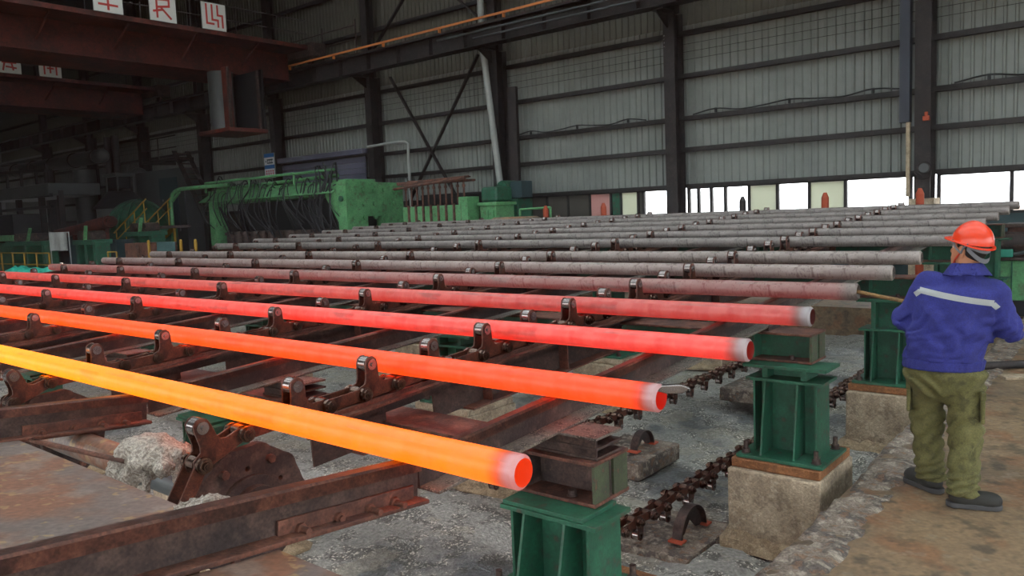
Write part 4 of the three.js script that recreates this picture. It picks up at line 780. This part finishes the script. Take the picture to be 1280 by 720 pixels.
  const pf = thing('wall_platform', 'dark bracketed steel platform with a stair, high on a wall column', 'platform', P(-35.2, 4.9, 18.2)); part('deck', [box(3.2, 0.12, 0.8, 0, 0, 0)], M.steelDark, pf); part('brace', [beamBar(P(-1.2, -0.06, -0.3), P(1.2, -0.22, -0.3), 0.12, 0.12)], M.steelDark, pf); part('rail', [bar(P(-1.6, 1.0, -0.4), P(1.6, 1.0, -0.4), 0.03), bar(P(-1.6, 0.5, -0.4), P(1.6, 0.5, -0.4), 0.03), bar(P(-1.6, 0, -0.4), P(-1.6, 1, -0.4), 0.03), bar(P(0, 0, -0.4), P(0, 1, -0.4), 0.03)], M.steelDark, pf);
  const stv = thing('wall_stair', 'dark steep steel stair running down from the crane cab to the floor', 'stairs', P(-31.8, 0, 18.3)); for (const z of [0, -0.6]) part('stringer', [beamBar(P(-1.8, 5.2, z), P(0.6, 1.9, z), 0.2, 0.05)], M.steelDark, stv); for (let k = 0; k < 14; k++) { const q = k / 14; part('tread', [box(0.25, 0.04, 0.6, -1.8 + 2.4 * q, 5.1 - 3.3 * q, 0.3)], M.rustDark, stv); }
  solo('red_chute', 'dusky red sloping chute in front of the green dome', 'chute', [bar(P(-36.2, 1.78, 13.6), P(-30.9, 2.2, 13.6), 0.2, 16), bar(P(-33, 2.03, 13.6), P(-31.2, 2.18, 13.6), 0.25, 16), box(0.15, 1.8, 0.15, -34.4, 0.9, -13.6), box(0.15, 2.0, 0.15, -31.5, 1.0, -13.6)], M.craneRed);
  // yellow stair and yellow guard rails
  const ys = thing('yellow_stair', 'yellow railed stair left of the green pipe portal', 'stairs', P(-29.5, 0, 14)); const SP = (x, y, z) => P(x + 28.6, y, z - 14);
  for (const z of [13.8, 14.7]) { part('hand_rail', [bar(SP(-30.4, 1.75, z), SP(-27.6, 2.95, z), 0.026), bar(SP(-30.4, 1.4, z), SP(-27.6, 2.6, z), 0.02), ...[0, 1, 2, 3].map((k) => bar(SP(-30.2 + k * 0.8, 0.7 + k * 0.36, z), SP(-30.2 + k * 0.8, 1.8 + k * 0.36, z), 0.024))], M.yellow, ys); part('stringer', [beamBar(SP(-30.6, 0.5, z), SP(-27.4, 1.9, z), 0.22, 0.05)], M.yellow, ys); }
  for (let k = 0; k < 6; k++) part('tread', [box(0.3, 0.04, 0.9, -1.6 + k * 0.5, 0.75 + k * 0.22, -0.25)], M.rustDark, ys);
  part('landing', [rbox(1.2, 0.1, 1.1, 1.6, 1.9, -0.25, 0.02)], M.rustDark, ys); part('landing_leg', [box(0.07, 1.9, 0.07, 2.0, 0.95, -0.25)], M.yellow, ys);
  const yr = (x0, x1, z, n, label) => { const t = thing('guard_rail', label, 'railing', P((x0 + x1) / 2, 0, z), 'yellow guard rails at the far left'); const w = x1 - x0; part('rail', [bar(P(-w / 2, 1.2, 0), P(w / 2, 1.2, 0), 0.022), bar(P(-w / 2, 0.8, 0), P(w / 2, 0.8, 0), 0.02)], M.yellow, t); for (let k = 0; k < n; k++) part('post', [bar(P(-w / 2 + w * k / (n - 1), 0, 0), P(-w / 2 + w * k / (n - 1), 1.2, 0), 0.03)], M.yellow, t); };
  yr(-25.5, -24.9, 11, 2, 'short bent yellow guard rail left of the brown cabinet'); yr(-34.0, -28.5, 10.4, 6, 'long yellow guard rail in front of the green stands at the far left');
  for (const [i, x] of [-23.2, -21.3, -20.5].entries()) solo('yellow_post', `yellow guard post, ${ORD[i]} from the left, beside the teal panel`, 'post', [cyl(0.042, 1.5, x, 0.75, -11.2, 'y', 12), at(new THREE.SphereGeometry(0.044, 10, 6), x, 1.5, -11.2)], M.yellow, 'yellow posts beside the teal panel');
  solo('brown_cabinet', 'brown stained cabinet behind the left ends of the pipes', 'cabinet', [rbox(2.0, 1.42, 0.8, -25.55, 0.71, -12.4, 0.03), box(0.02, 1.2, 0.02, -25.5, 0.75, -11.99)], M.brown);
  solo('teal_board', 'pale teal panel standing between yellow posts', 'panel', [rbox(1.0, 1.45, 0.1, -23.95, 0.72, -12.1, 0.02), box(0.9, 0.04, 0.03, -23.95, 1.2, -12.03)], mat({ map: tClad, color: 0x7aa8ac, m: 1, roughness: 0.7 }));
  solo('blue_tank', 'dark blue-grey rectangular tank at the far left', 'tank', [rbox(4.0, 1.5, 0.6, -29.6, 0.75, -12.5, 0.04), box(4.1, 0.06, 0.66, -29.6, 1.5, -12.5)], M.bluegrey);
  const gs = (x, z, w, h, label) => { const t = thing('roller_stand', label, 'machine', P(x, 0, z), 'green roller stands at the far left'); part('frame', [rbox(w, 0.16, 0.7, 0, h, 0, 0.02), rbox(w, 0.12, 0.6, 0, h * 0.45, 0, 0.02)], M.greenDark, t); for (const s of [-0.45, 0, 0.45]) part('leg', [rbox(0.2, h, 0.5, s * w, h / 2, 0, 0.02)], M.greenDark, t); for (const s of [-0.25, 0.22]) part('roll', [cyl(0.18, 0.5, s * w, h + 0.2, 0, 'z', 16)], M.rustDark, t); part('lever', [beamBar(P(0.1 * w, h, -0.3), P(0.22 * w, h + 0.55, -0.3), 0.1, 0.06)], M.greenLight, t); };
  gs(-33.0, 11.5, 3.6, 1.5, 'bright green roller stand at the left edge'); gs(-28.0, 11.6, 1.5, 1.5, 'green roller stand in front of the blue-grey tank'); gs(-27.7, 13.3, 1.8, 1.7, 'green roller stand behind the brown cabinet');
  const sheetG = new THREE.PlaneGeometry(1.5, 0.6, 24, 8), sp = sheetG.attributes.position; for (let i = 0; i < sp.count; i++) sp.setZ(i, 0.05 * Math.sin(sp.getX(i) * 9) + 0.03 * Math.sin(sp.getX(i) * 23 + 1)); sheetG.computeVertexNormals();
  solo('white_cloth', 'whitish cloth hanging over a rail at the far left', 'cloth', [at(sheetG, -29.0, 1.55, -10.9), bar(P(-29.8, 1.86, 10.95), P(-28.2, 1.86, 10.95), 0.02), bar(P(-29.8, 0, 10.95), P(-29.8, 1.88, 10.95), 0.018), bar(P(-28.2, 0, 10.95), P(-28.2, 1.88, 10.95), 0.018)], M.white);
  for (let k = 0; k < 3; k++) { const x = -21.4 + k * 1.05, g = new THREE.SphereGeometry(1, 24, 12), p = g.attributes.position; for (let i = 0; i < p.count; i++) { const n = f3(p.getX(i) * 3 + k * 7 + 20, p.getY(i) * 3 + 20, p.getZ(i) * 3 + 20, 3); p.setXYZ(i, p.getX(i) * 0.44 * (0.7 + 0.6 * n), Math.max(0, p.getY(i)) * 0.34 * (0.6 + 0.8 * n), p.getZ(i) * 0.45); } g.computeVertexNormals(); solo('teal_tarp', `crumpled bright teal tarpaulin heap, ${ORD[k]} from the left edge`, 'tarp', [at(g, x, 0.741, -7.05)], M.tarp, 'teal tarpaulin heaps beyond the pipe ends'); }
  const tb = thing('tarp_table', 'low dark bench carrying the teal tarpaulins', 'bench', P(-20.4, 0, 7.05)); part('top', [rbox(3.4, 0.08, 1.1, 0, 0.7, 0, 0.02)], M.rustDark, tb); for (const x of [-1.5, 1.5]) part('leg', [box(0.12, 0.66, 0.9, x, 0.33, 0)], M.rustDark, tb);
}
// ---------------------------------------------------------------- the worker
{
  const t = thing('person', 'worker in blue jacket, olive trousers and orange hard hat poking a pipe with a stick', 'person', P(-0.965, 0, 5.43));
  t.rotation.y = Math.PI + 0.09;                            // +z is the front, +x the worker's left
  const N = (x, y, z, s) => f3(x * s + 50, y * s + 50, z * s + 50, 3) - 0.5;
  const hipL = [0.14, 0.86, 0.02], hipR = [-0.045, 0.86, 0], kneeL = [0.158, 0.47, 0.1], kneeR = [-0.066, 0.46, 0.0], ankL = [0.135, 0.1, 0.13], ankR = [-0.065, 0.1, -0.09];
  const shL = [0.145, 1.365, 0.02], shR = [-0.2, 1.32, 0.02], elL = [0.278, 1.13, 0.05], elR = [-0.285, 1.1, 0.02], wrL = [0.275, 1.2, 0.27], wrR = [-0.1, 1.1, 0.3];
  const spine = (y) => { const k = (y - 0.85) / 0.55; return [0.065 - 0.1 * k, 0.005 * k]; };
  const torso = (x, y, z, A, B, y0, y1) => {                // A, B: half width and half depth by height
    const yc = Math.min(y1, Math.max(y0, y)), [cx, cz] = spine(yc), a = A(yc), b = B(yc), k = Math.hypot((x - cx) / a, (z - cz) / b), d = (k - 1) * Math.min(a, b);
    return Math.hypot(Math.max(d, 0), y - yc) + Math.min(d, 0) * (y === yc ? 1 : 0.2);
  };
  const cloth = (s, A, B, stain, m = 0.5) => mat({ map: tCloth(s, A, B, stain), m, bump: bumpFine, bs: 0.0012, bm: 0.2, roughness: 0.92, sheen: 0.25, sheenRoughness: 0.8 });
  const mBlue = cloth(201, [38, 42, 110], [52, 56, 132], 0.1), mOlive = cloth(211, [84, 82, 47], [108, 104, 63], 0.45, 0.7), mSkin = mat({ color: 0xb9805f, roughness: 0.55 }), mHair = mat({ color: 0x18130f, roughness: 0.6 });
  const mHelmet = mat({ color: 0xe8401a, roughness: 0.32, clearcoat: 0.4, clearcoatRoughness: 0.25 }), mStripe = mat({ color: 0xb9bdbb, roughness: 0.45 }), mBoot = mat({ color: 0x2b2a26, roughness: 0.75, bump: bumpFine, bs: 0.001, m: 0.2 }), mSole = mat({ color: 0x403f40, roughness: 0.7 }), mStrap = mat({ color: 0x6e7074, roughness: 0.7 }), mStrapRed = mat({ color: 0xc2462c, roughness: 0.7 });
  // head frame: turned to the left, chin a little up at the front
  const HC = new THREE.Vector3(-0.072, 1.575, 0.02), HQ = new THREE.Quaternion().setFromEuler(new THREE.Euler(-0.2, 0.95, 0.0, 'YXZ')), HI = HQ.clone().invert(), tv = new THREE.Vector3();
  const headF = (x, y, z) => {
    tv.set(x - HC.x, y - HC.y, z - HC.z).applyQuaternion(HI); const X = tv.x, Y = tv.y, Z = tv.z;
    let d = ell(X, Y, Z, [0, 0.03, -0.015], [0.074, 0.1, 0.09]);
    d = smin(d, ell(X, Y, Z, [0, -0.045, 0.03], [0.06, 0.075, 0.065]), 0.05);
    d = smin(d, cap(X, Y, Z, [0, -0.1, 0.055], [0, -0.095, 0.07], 0.026, 0.022), 0.04);
    d = smin(d, cap(X, Y, Z, [0, 0.015, 0.088], [0, -0.028, 0.108], 0.011, 0.016), 0.02);
    d = smin(d, cap(X, Y, Z, [-0.022, -0.062, 0.083], [0.022, -0.062, 0.083], 0.008, 0.008), 0.015);
    for (const s of [1, -1]) { d = smin(d, ell(X, Y, Z, [s * 0.08, -0.005, -0.012], [0.01, 0.034, 0.022]), 0.012); d = smin(d, cap(X, Y, Z, [s * 0.015, 0.028, 0.082], [s * 0.045, 0.026, 0.07], 0.009, 0.009), 0.02); d = Math.max(d, -ell(X, Y, Z, [s * 0.032, 0.008, 0.09], [0.016, 0.01, 0.012])); }
    return d;
  };
  const neckF = (x, y, z) => cap(x, y, z, [-0.05, 1.36, -0.005], [-0.066, 1.52, 0.015], 0.062, 0.056);
  const STK0 = new THREE.Vector3(), bodyF = (x, y, z) => {
    let d = smin(headF(x, y, z), neckF(x, y, z), 0.03);
    d = smin(d, torso(x, y, z, (q) => 0.15 + 0.03 * st(1, 1.3, q), () => 0.085, 0.9, 1.34), 0.06);
    d = smin(d, cap(x, y, z, shL, elL, 0.045, 0.038), 0.04); d = smin(d, cap(x, y, z, elL, wrL, 0.038, 0.027), 0.02);
    d = smin(d, cap(x, y, z, shR, elR, 0.045, 0.038), 0.04); d = smin(d, cap(x, y, z, elR, wrR, 0.038, 0.027), 0.02);
    for (const [a, b, c] of [[hipL, kneeL, ankL], [hipR, kneeR, ankR]]) { d = smin(d, cap(x, y, z, a, b, 0.075, 0.052), 0.05); d = smin(d, cap(x, y, z, b, c, 0.05, 0.035), 0.03); }
    return d;
  };
  // hands: palm, four fingers curled round the stick, thumb
  const inv = new THREE.Matrix4(); t.updateMatrixWorld(); inv.copy(t.matrixWorld).invert();
  const tip = P(-1.76, 1.262, 5.93).applyMatrix4(inv), gripL = new THREE.Vector3(wrL[0] - 0.02, wrL[1] - 0.005, wrL[2] + 0.085), dir = gripL.clone().sub(tip).normalize(), end = gripL.clone().addScaledVector(dir, 0.62), gripR = gripL.clone().addScaledVector(dir, 0.4);
  const handF = (grip, wr, side) => {
    const ax = dir.clone(), up = new THREE.Vector3(0, 1, 0), fw = grip.clone().sub(new THREE.Vector3(...wr)).normalize(), nn = ax.clone().cross(fw).normalize(), f2 = nn.clone().cross(ax).normalize();
    const pt = (a, f, n) => { const q = grip.clone().addScaledVector(ax, a).addScaledVector(f2, f).addScaledVector(nn, n); return [q.x, q.y, q.z]; };
    const seg = [];
    seg.push([wr, pt(0, -0.055, 0.022), 0.026, 0.027]); for (const a of [-0.03, -0.01, 0.01, 0.03]) seg.push([pt(a * 0.8, -0.06, 0.02), pt(a, -0.012, 0.03), 0.016, 0.013]);
    [-0.033, -0.011, 0.011, 0.032].forEach((a, i) => { const r = [0.0085, 0.009, 0.009, 0.008][i], L = [0.9, 1.05, 1, 0.85][i]; seg.push([pt(a, -0.012, 0.03), pt(a, 0.022 * L, 0.022), r + 0.001, r]); seg.push([pt(a, 0.022 * L, 0.022), pt(a, 0.026 * L, -0.012), r, r]); seg.push([pt(a, 0.026 * L, -0.012), pt(a, 0.004, -0.024), r, r * 0.85]); });
    seg.push([pt(-0.04 * side, -0.05, 0.01), pt(-0.055 * side, -0.018, -0.008), 0.013, 0.011]); seg.push([pt(-0.055 * side, -0.018, -0.008), pt(-0.048 * side, 0.012, -0.024), 0.011, 0.009]);
    return (x, y, z) => { let d = 1; for (const [a, b, ra, rb] of seg) d = smin(d, cap(x, y, z, a, b, ra, rb), 0.006); return d; };
  };
  const around = (c, e, f, cell) => net(f, [c.x - e, c.y - e, c.z - e], [c.x + e, c.y + e, c.z + e], cell);
  const wrR2 = [gripR.x - 0.05, gripR.y - 0.02, gripR.z - 0.09]; wrR[0] = wrR2[0]; wrR[1] = wrR2[1]; wrR[2] = wrR2[2];
  const bodyMesh = part('body', merge([net(bodyF, [-0.42, 0.0, -0.22], [0.42, 1.44, 0.4], 0.014), net((x, y, z) => Math.max(smin(headF(x, y, z), neckF(x, y, z), 0.03), 1.4 - y), [-0.22, 1.38, -0.14], [0.1, 1.74, 0.2], 0.0045), around(gripL, 0.13, handF(gripL, wrL, 1), 0.004), around(gripR, 0.13, handF(gripR, wrR2, -1), 0.004)]), mSkin, t);
  for (const s of [1, -1]) { const q = new THREE.Vector3(s * 0.032, 0.008, 0.08).applyQuaternion(HQ).add(HC); part('eye', [at(new THREE.SphereGeometry(0.011, 12, 8), q.x, q.y, q.z)], mat({ color: 0xd8d4cc, roughness: 0.2 }), t); }
  // jacket
  const jacketF = (x, y, z) => {
    const A = (q) => 0.2 - 0.012 * st(1.0, 0.86, q) + 0.006 * st(1.0, 1.2, q), B = (q) => 0.138 - 0.006 * st(0.95, 0.86, q) - 0.012 * st(1.2, 1.38, q);
    let d = torso(x, y, z, A, B, 0.9, 1.32) - 0.025;
    d = smin(d, cap(x, y, z, [shL[0] - 0.03, shL[1], shL[2]], shL, 0.08, 0.076), 0.08); d = smin(d, cap(x, y, z, [shR[0] + 0.03, shR[1], shR[2]], shR, 0.08, 0.076), 0.08);
    d = smin(d, cap(x, y, z, [-0.05, 1.3, -0.01], [-0.06, 1.44, 0.0], 0.13, 0.068), 0.08);
    let a = smin(cap(x, y, z, shL, elL, 0.08, 0.072), cap(x, y, z, elL, wrL, 0.072, 0.05), 0.03), b = smin(cap(x, y, z, shR, elR, 0.08, 0.072), cap(x, y, z, elR, wrR, 0.072, 0.05), 0.03);
    d = smin(d, Math.min(a, b), 0.016);
    // folds: slanting creases on the back, rings at the elbows, soft overall crumple
    const fold = Math.sin((x * 0.9 - y * 0.6) * 34 + N(x, y, z, 7) * 9) * 0.008 * st(1.32, 1.15, y), ring = (Math.sin((x * 1.2 + y * 0.9 - z) * 62 + N(x, y, z, 9) * 8) * 0.01) * st(0.1, 0.0, Math.min(Math.hypot(x - elL[0], y - elL[1], z - elL[2]), Math.hypot(x - elR[0], y - elR[1], z - elR[2])) - 0.05);
    d += fold + ring + N(x, y, z, 11) * 0.016 + Math.pow(Math.abs(Math.sin((x * 0.5 + y) * 38 + N(x, y, z, 5) * 14)), 6) * 0.008 * st(1.3, 1.1, y);
    d = Math.max(d, 0.9 - y);
    d = Math.max(d, y - 1.475 - 0.2 * (z < 0 ? -z * 0.2 : -0.1));
    // opening at the neck
    return Math.max(d, -cap(x, y, z, [-0.063, 1.44, 0.01], [-0.066, 1.6, 0.02], 0.066, 0.09));
  };
  part('jacket', [net(jacketF, [-0.47, 0.83, -0.26], [0.47, 1.52, 0.42], 0.0105)], mBlue, t);
  part('waistband', [net((x, y, z) => { const d = torso(x, y, z, () => 0.206, () => 0.146, 0.8, 1.0) - 0.014 + Math.sin(Math.atan2(z, x - 0.06) * 40) * 0.002 + N(x, y, z, 9) * 0.006; return Math.max(d, 0.842 - y, y - 0.908); }, [-0.24, 0.815, -0.22], [0.36, 0.935, 0.22], 0.0085)], mBlue, t);
  // collar
  part('collar', [net((x, y, z) => { const cy = 1.462 + 0.1 * (z < 0 ? 0.15 : -0.3) * Math.abs(z) * 4; const q = Math.abs(Math.hypot((x + 0.062) / 0.92, z - 0.005) - (0.082 + (1.5 - y) * 0.75)) - 0.007; return Math.max(q, Math.abs(y - cy) - 0.038 + N(x, y, z, 12) * 0.01); }, [-0.24, 1.38, -0.16], [0.12, 1.53, 0.17], 0.0075)], mBlue, t);
  // reflective band across the back: laid on the jacket by marching onto it
  const onBack = (x, y) => { let z = -0.32; for (let k = 0; k < 80; k++) { const d = jacketF(x, y, z); if (d < 0.0006) break; z += Math.max(0.0008, d * 0.7); if (z > 0.1) break; } return z - 0.003; };
  const band = (x0, y0, x1, y1, w, n) => { const pos = [], ix = []; const dx = x1 - x0, dy = y1 - y0, l = Math.hypot(dx, dy), nx = -dy / l, ny = dx / l; for (let i = 0; i <= n; i++) for (let j = 0; j <= 3; j++) { const x = x0 + dx * i / n + nx * w * (j / 3 - 0.5), y = y0 + dy * i / n + ny * w * (j / 3 - 0.5); pos.push(x, y, onBack(x, y)); } for (let i = 0; i < n; i++) for (let j = 0; j < 3; j++) { const a = i * 4 + j; ix.push(a, a + 1, a + 4, a + 1, a + 5, a + 4); } const g = new THREE.BufferGeometry(); g.setAttribute('position', new THREE.Float32BufferAttribute(pos, 3)); g.setIndex(ix); g.computeVertexNormals(); return g; };
  part('reflective_stripe', [band(0.185, 1.338, -0.212, 1.268, 0.036, 40), band(0.212, 1.306, 0.18, 1.332, 0.03, 6), band(-0.207, 1.266, -0.232, 1.236, 0.03, 6)], new THREE.MeshPhysicalMaterial({ color: 0xa2a6a6, roughness: 0.45, side: THREE.DoubleSide }), t);
  // trousers with folds, cargo pockets as separate parts
  const legF = (x, y, z, a, b, c) => smin(cap(x, y, z, a, b, 0.112, 0.088), cap(x, y, z, b, [c[0], 0.11, c[2]], 0.088, 0.086), 0.05);
  const trouserF = (x, y, z) => {
    let d = smin(legF(x, y, z, hipL, kneeL, ankL), legF(x, y, z, hipR, kneeR, ankR), 0.03);
    d = smin(d, ell(x, y, z, [0.055, 0.86, 0], [0.23, 0.2, 0.15]), 0.05);
    d = smin(d, ell(x, y, z, [0.052, 0.76, 0], [0.18, 0.12, 0.125]), 0.05);
    const low = st(0.3, 0.12, y), mid = st(0.75, 0.5, y);
    d += Math.sin(y * 120 + N(x, y, z, 8) * 12 + x * 30) * 0.013 * low + Math.sin((y * 1 + x * 0.9) * 60 + N(x, y, z, 6) * 14) * 0.008 * mid * (1 - low) + Math.sin((y - Math.abs(x - 0.05) * 1.1) * 52 + N(x, y, z, 7) * 8) * 0.009 * st(0.6, 0.7, y) * st(0.86, 0.78, y) + N(x, y, z, 10) * 0.014;
    return Math.max(d + 0.028 * st(0.82, 0.87, y), 0.075 - y, y - 0.9);
  };
  part('trousers', [net(trouserF, [-0.25, 0.05, -0.25], [0.36, 0.93, 0.28], 0.0105)], mOlive, t);
  const pocket = (x, y, z, ry) => { const b = [at(new RoundedBoxGeometry(0.024, 0.19, 0.15, 4, 0.011), 0, 0, 0), at(new RoundedBoxGeometry(0.032, 0.055, 0.156, 3, 0.01), 0, 0.075, 0)]; const g = merge(b); g.applyMatrix4(new THREE.Matrix4().compose(new THREE.Vector3(x, y, z), new THREE.Quaternion().setFromEuler(new THREE.Euler(0.05, ry, 0)), new THREE.Vector3(1, 1, 1))); part('cargo_pocket', g, mOlive, t); };
  pocket(-0.152, 0.62, -0.02, 0.18); pocket(0.243, 0.64, 0.05, -0.1);
  // boots
  const boot = (ank, yaw) => {
    const c = Math.cos(yaw), s = Math.sin(yaw), loc = (x, z) => [(x - ank[0]) * c - (z - ank[2]) * s, (x - ank[0]) * s + (z - ank[2]) * c];
    const upper = (x, y, z) => { const [X, Z] = loc(x, z); let d = cap(X, y, Z, [0, 0.06, -0.03], [0, 0.05, 0.15], 0.047, 0.046); d = smin(d, cap(X, y, Z, [0, 0.07, 0], [0, 0.2, -0.005], 0.05, 0.048), 0.05); d = smin(d, ell(X, y, Z, [0, 0.055, 0.13], [0.052, 0.045, 0.08]), 0.03); return Math.max(d + N(x, y, z, 18) * 0.006, 0.026 - y); };
    const sole = (x, y, z) => { const [X, Z] = loc(x, z); const d = Math.min(cap(X, 0, Z, [0, 0, -0.04], [0, 0, 0.04], 0.045, 0.044), cap(X, 0, Z, [0, 0, 0.03], [0.004, 0, 0.155], 0.045, 0.05)); return Math.max(d - 0.008, y - 0.034, 0.002 - y); };
    const lo = [ank[0] - 0.27, -0.012, ank[2] - 0.27], hi = [ank[0] + 0.27, 0.26, ank[2] + 0.27];
    const b = part('boot', [net(upper, lo, hi, 0.0085)], mBoot, t); part('sole', [net(sole, lo, [hi[0], 0.05, hi[2]], 0.0075)], mSole, b);
  };
  boot([ankL[0], 0.1, ankL[2]], 0.85); boot([ankR[0], 0.1, ankR[2]], -1.35);
  // hard hat: shell with rim, brim, rear lip; straps
  const hat = new THREE.Group(); hat.name = 'hard_hat'; hat.position.copy(HC); hat.quaternion.copy(HQ); t.add(hat);
  const sh = new THREE.SphereGeometry(1, 48, 24, 0, Math.PI * 2, 0, Math.PI / 2), spp = sh.attributes.position;
  for (let i = 0; i < spp.count; i++) { const X = spp.getX(i), Y = spp.getY(i), Z = spp.getZ(i), ridge = 1 + 0.035 * Math.exp(-((X * 7) ** 2)) * Y; spp.setXYZ(i, X * 0.102 * ridge, Y * 0.128 * ridge, Z * 0.122); } sh.computeVertexNormals();
  const HB = 0.052;
  const shell = part('shell', [at(sh, 0, HB, -0.012)], mHelmet, hat); shell.material.side = THREE.DoubleSide;
  const brimPts = []; for (let k = 0; k <= 60; k++) { const a = k / 60 * Math.PI * 2, fz = Math.cos(a), e = 0.007 + 0.045 * Math.pow(Math.max(0, fz), 2.2) + 0.006 * Math.max(0, -fz); brimPts.push([Math.sin(a) * (0.102 + e * 0.8), fz * (0.122 + e)]); }
  const bs = new THREE.Shape(brimPts.map(([x, z]) => new THREE.Vector2(x, z))), bh = new THREE.Path(); bh.absellipse(0, 0, 0.096, 0.116, 0, Math.PI * 2); bs.holes.push(bh);
  const bg = new THREE.ExtrudeGeometry(bs, { depth: 0.005, bevelEnabled: true, bevelSize: 0.002, bevelThickness: 0.002, bevelSegments: 1, curveSegments: 48 }); bg.rotateX(Math.PI / 2); const bp = bg.attributes.position; for (let i = 0; i < bp.count; i++) { const Z = bp.getZ(i); bp.setY(i, bp.getY(i) - 0.012 * st(0.14, 0.21, Z) - 0.02 * st(0.02, -0.16, Z)); } bg.computeVertexNormals();
  part('brim', [at(bg, 0, HB + 0.004, -0.012)], mHelmet, hat); 
  part('hair', [net((x, y, z) => Math.max(ell(x, y, z, [0, 0.03, -0.018], [0.079, 0.106, 0.095]), z - 0.04 + (y < 0 ? 0.05 + y * 0.3 : 0), -0.075 - y), [-0.1, -0.1, -0.14], [0.1, 0.16, 0.06], 0.007)], mHair, hat);
  const arc = (y0, y1, r, w, m, name) => { const pos = [], ix = [], n = 28; for (let i = 0; i <= n; i++) { const a = Math.PI * 0.62 + (Math.PI * 0.76) * i / n + 0, k = Math.sin(i / n * Math.PI), y = y0 + (y1 - y0) * k; for (const s of [-0.5, 0.5]) pos.push(Math.sin(a) * r * 0.9, y + s * w, Math.cos(a) * r - 0.015); } for (let i = 0; i < n; i++) { const a = i * 2; ix.push(a, a + 1, a + 2, a + 1, a + 3, a + 2); } const g = new THREE.BufferGeometry(); g.setAttribute('position', new THREE.Float32BufferAttribute(pos, 3)); g.setIndex(ix); g.computeVertexNormals(); m.side = THREE.DoubleSide; part(name, [g], m, hat); };
  arc(0.03, -0.04, 0.107, 0.028, mStrap, 'nape_strap'); arc(0.045, 0.015, 0.105, 0.018, mStrap, 'nape_strap');
  part('temple_strap', [tube([new THREE.Vector3(0.092, 0.06, 0.05), new THREE.Vector3(0.094, 0.02, 0.02), new THREE.Vector3(0.09, -0.01, -0.02)], 0.006, 12, 6), tube([new THREE.Vector3(0.09, 0.06, -0.06), new THREE.Vector3(0.094, 0.02, -0.03), new THREE.Vector3(0.09, -0.01, -0.02)], 0.006, 12, 6)], mStrap, hat);
  for (const s of [1, -1]) part('chin_strap', [tube([new THREE.Vector3(s * 0.09, -0.01, -0.015), new THREE.Vector3(s * 0.08, -0.06, 0.02), new THREE.Vector3(s * 0.045, -0.105, 0.045), new THREE.Vector3(0, -0.128, 0.06)], 0.006, 16, 6)], mStrapRed, hat, 'red chin strap');
  // the stick
  const a = tip.clone().applyMatrix4(t.matrixWorld), b = end.clone().applyMatrix4(t.matrixWorld);
  solo('wooden_stick', 'pale wooden stick held by the worker, its tip in a pipe end', 'stick', [bar(a, b, 0.0135, 12)], mat({ map: tConc, color: 0xd8b88a, m: 0.4, roughness: 0.8 }));
}
renderer.render(scene, camera);
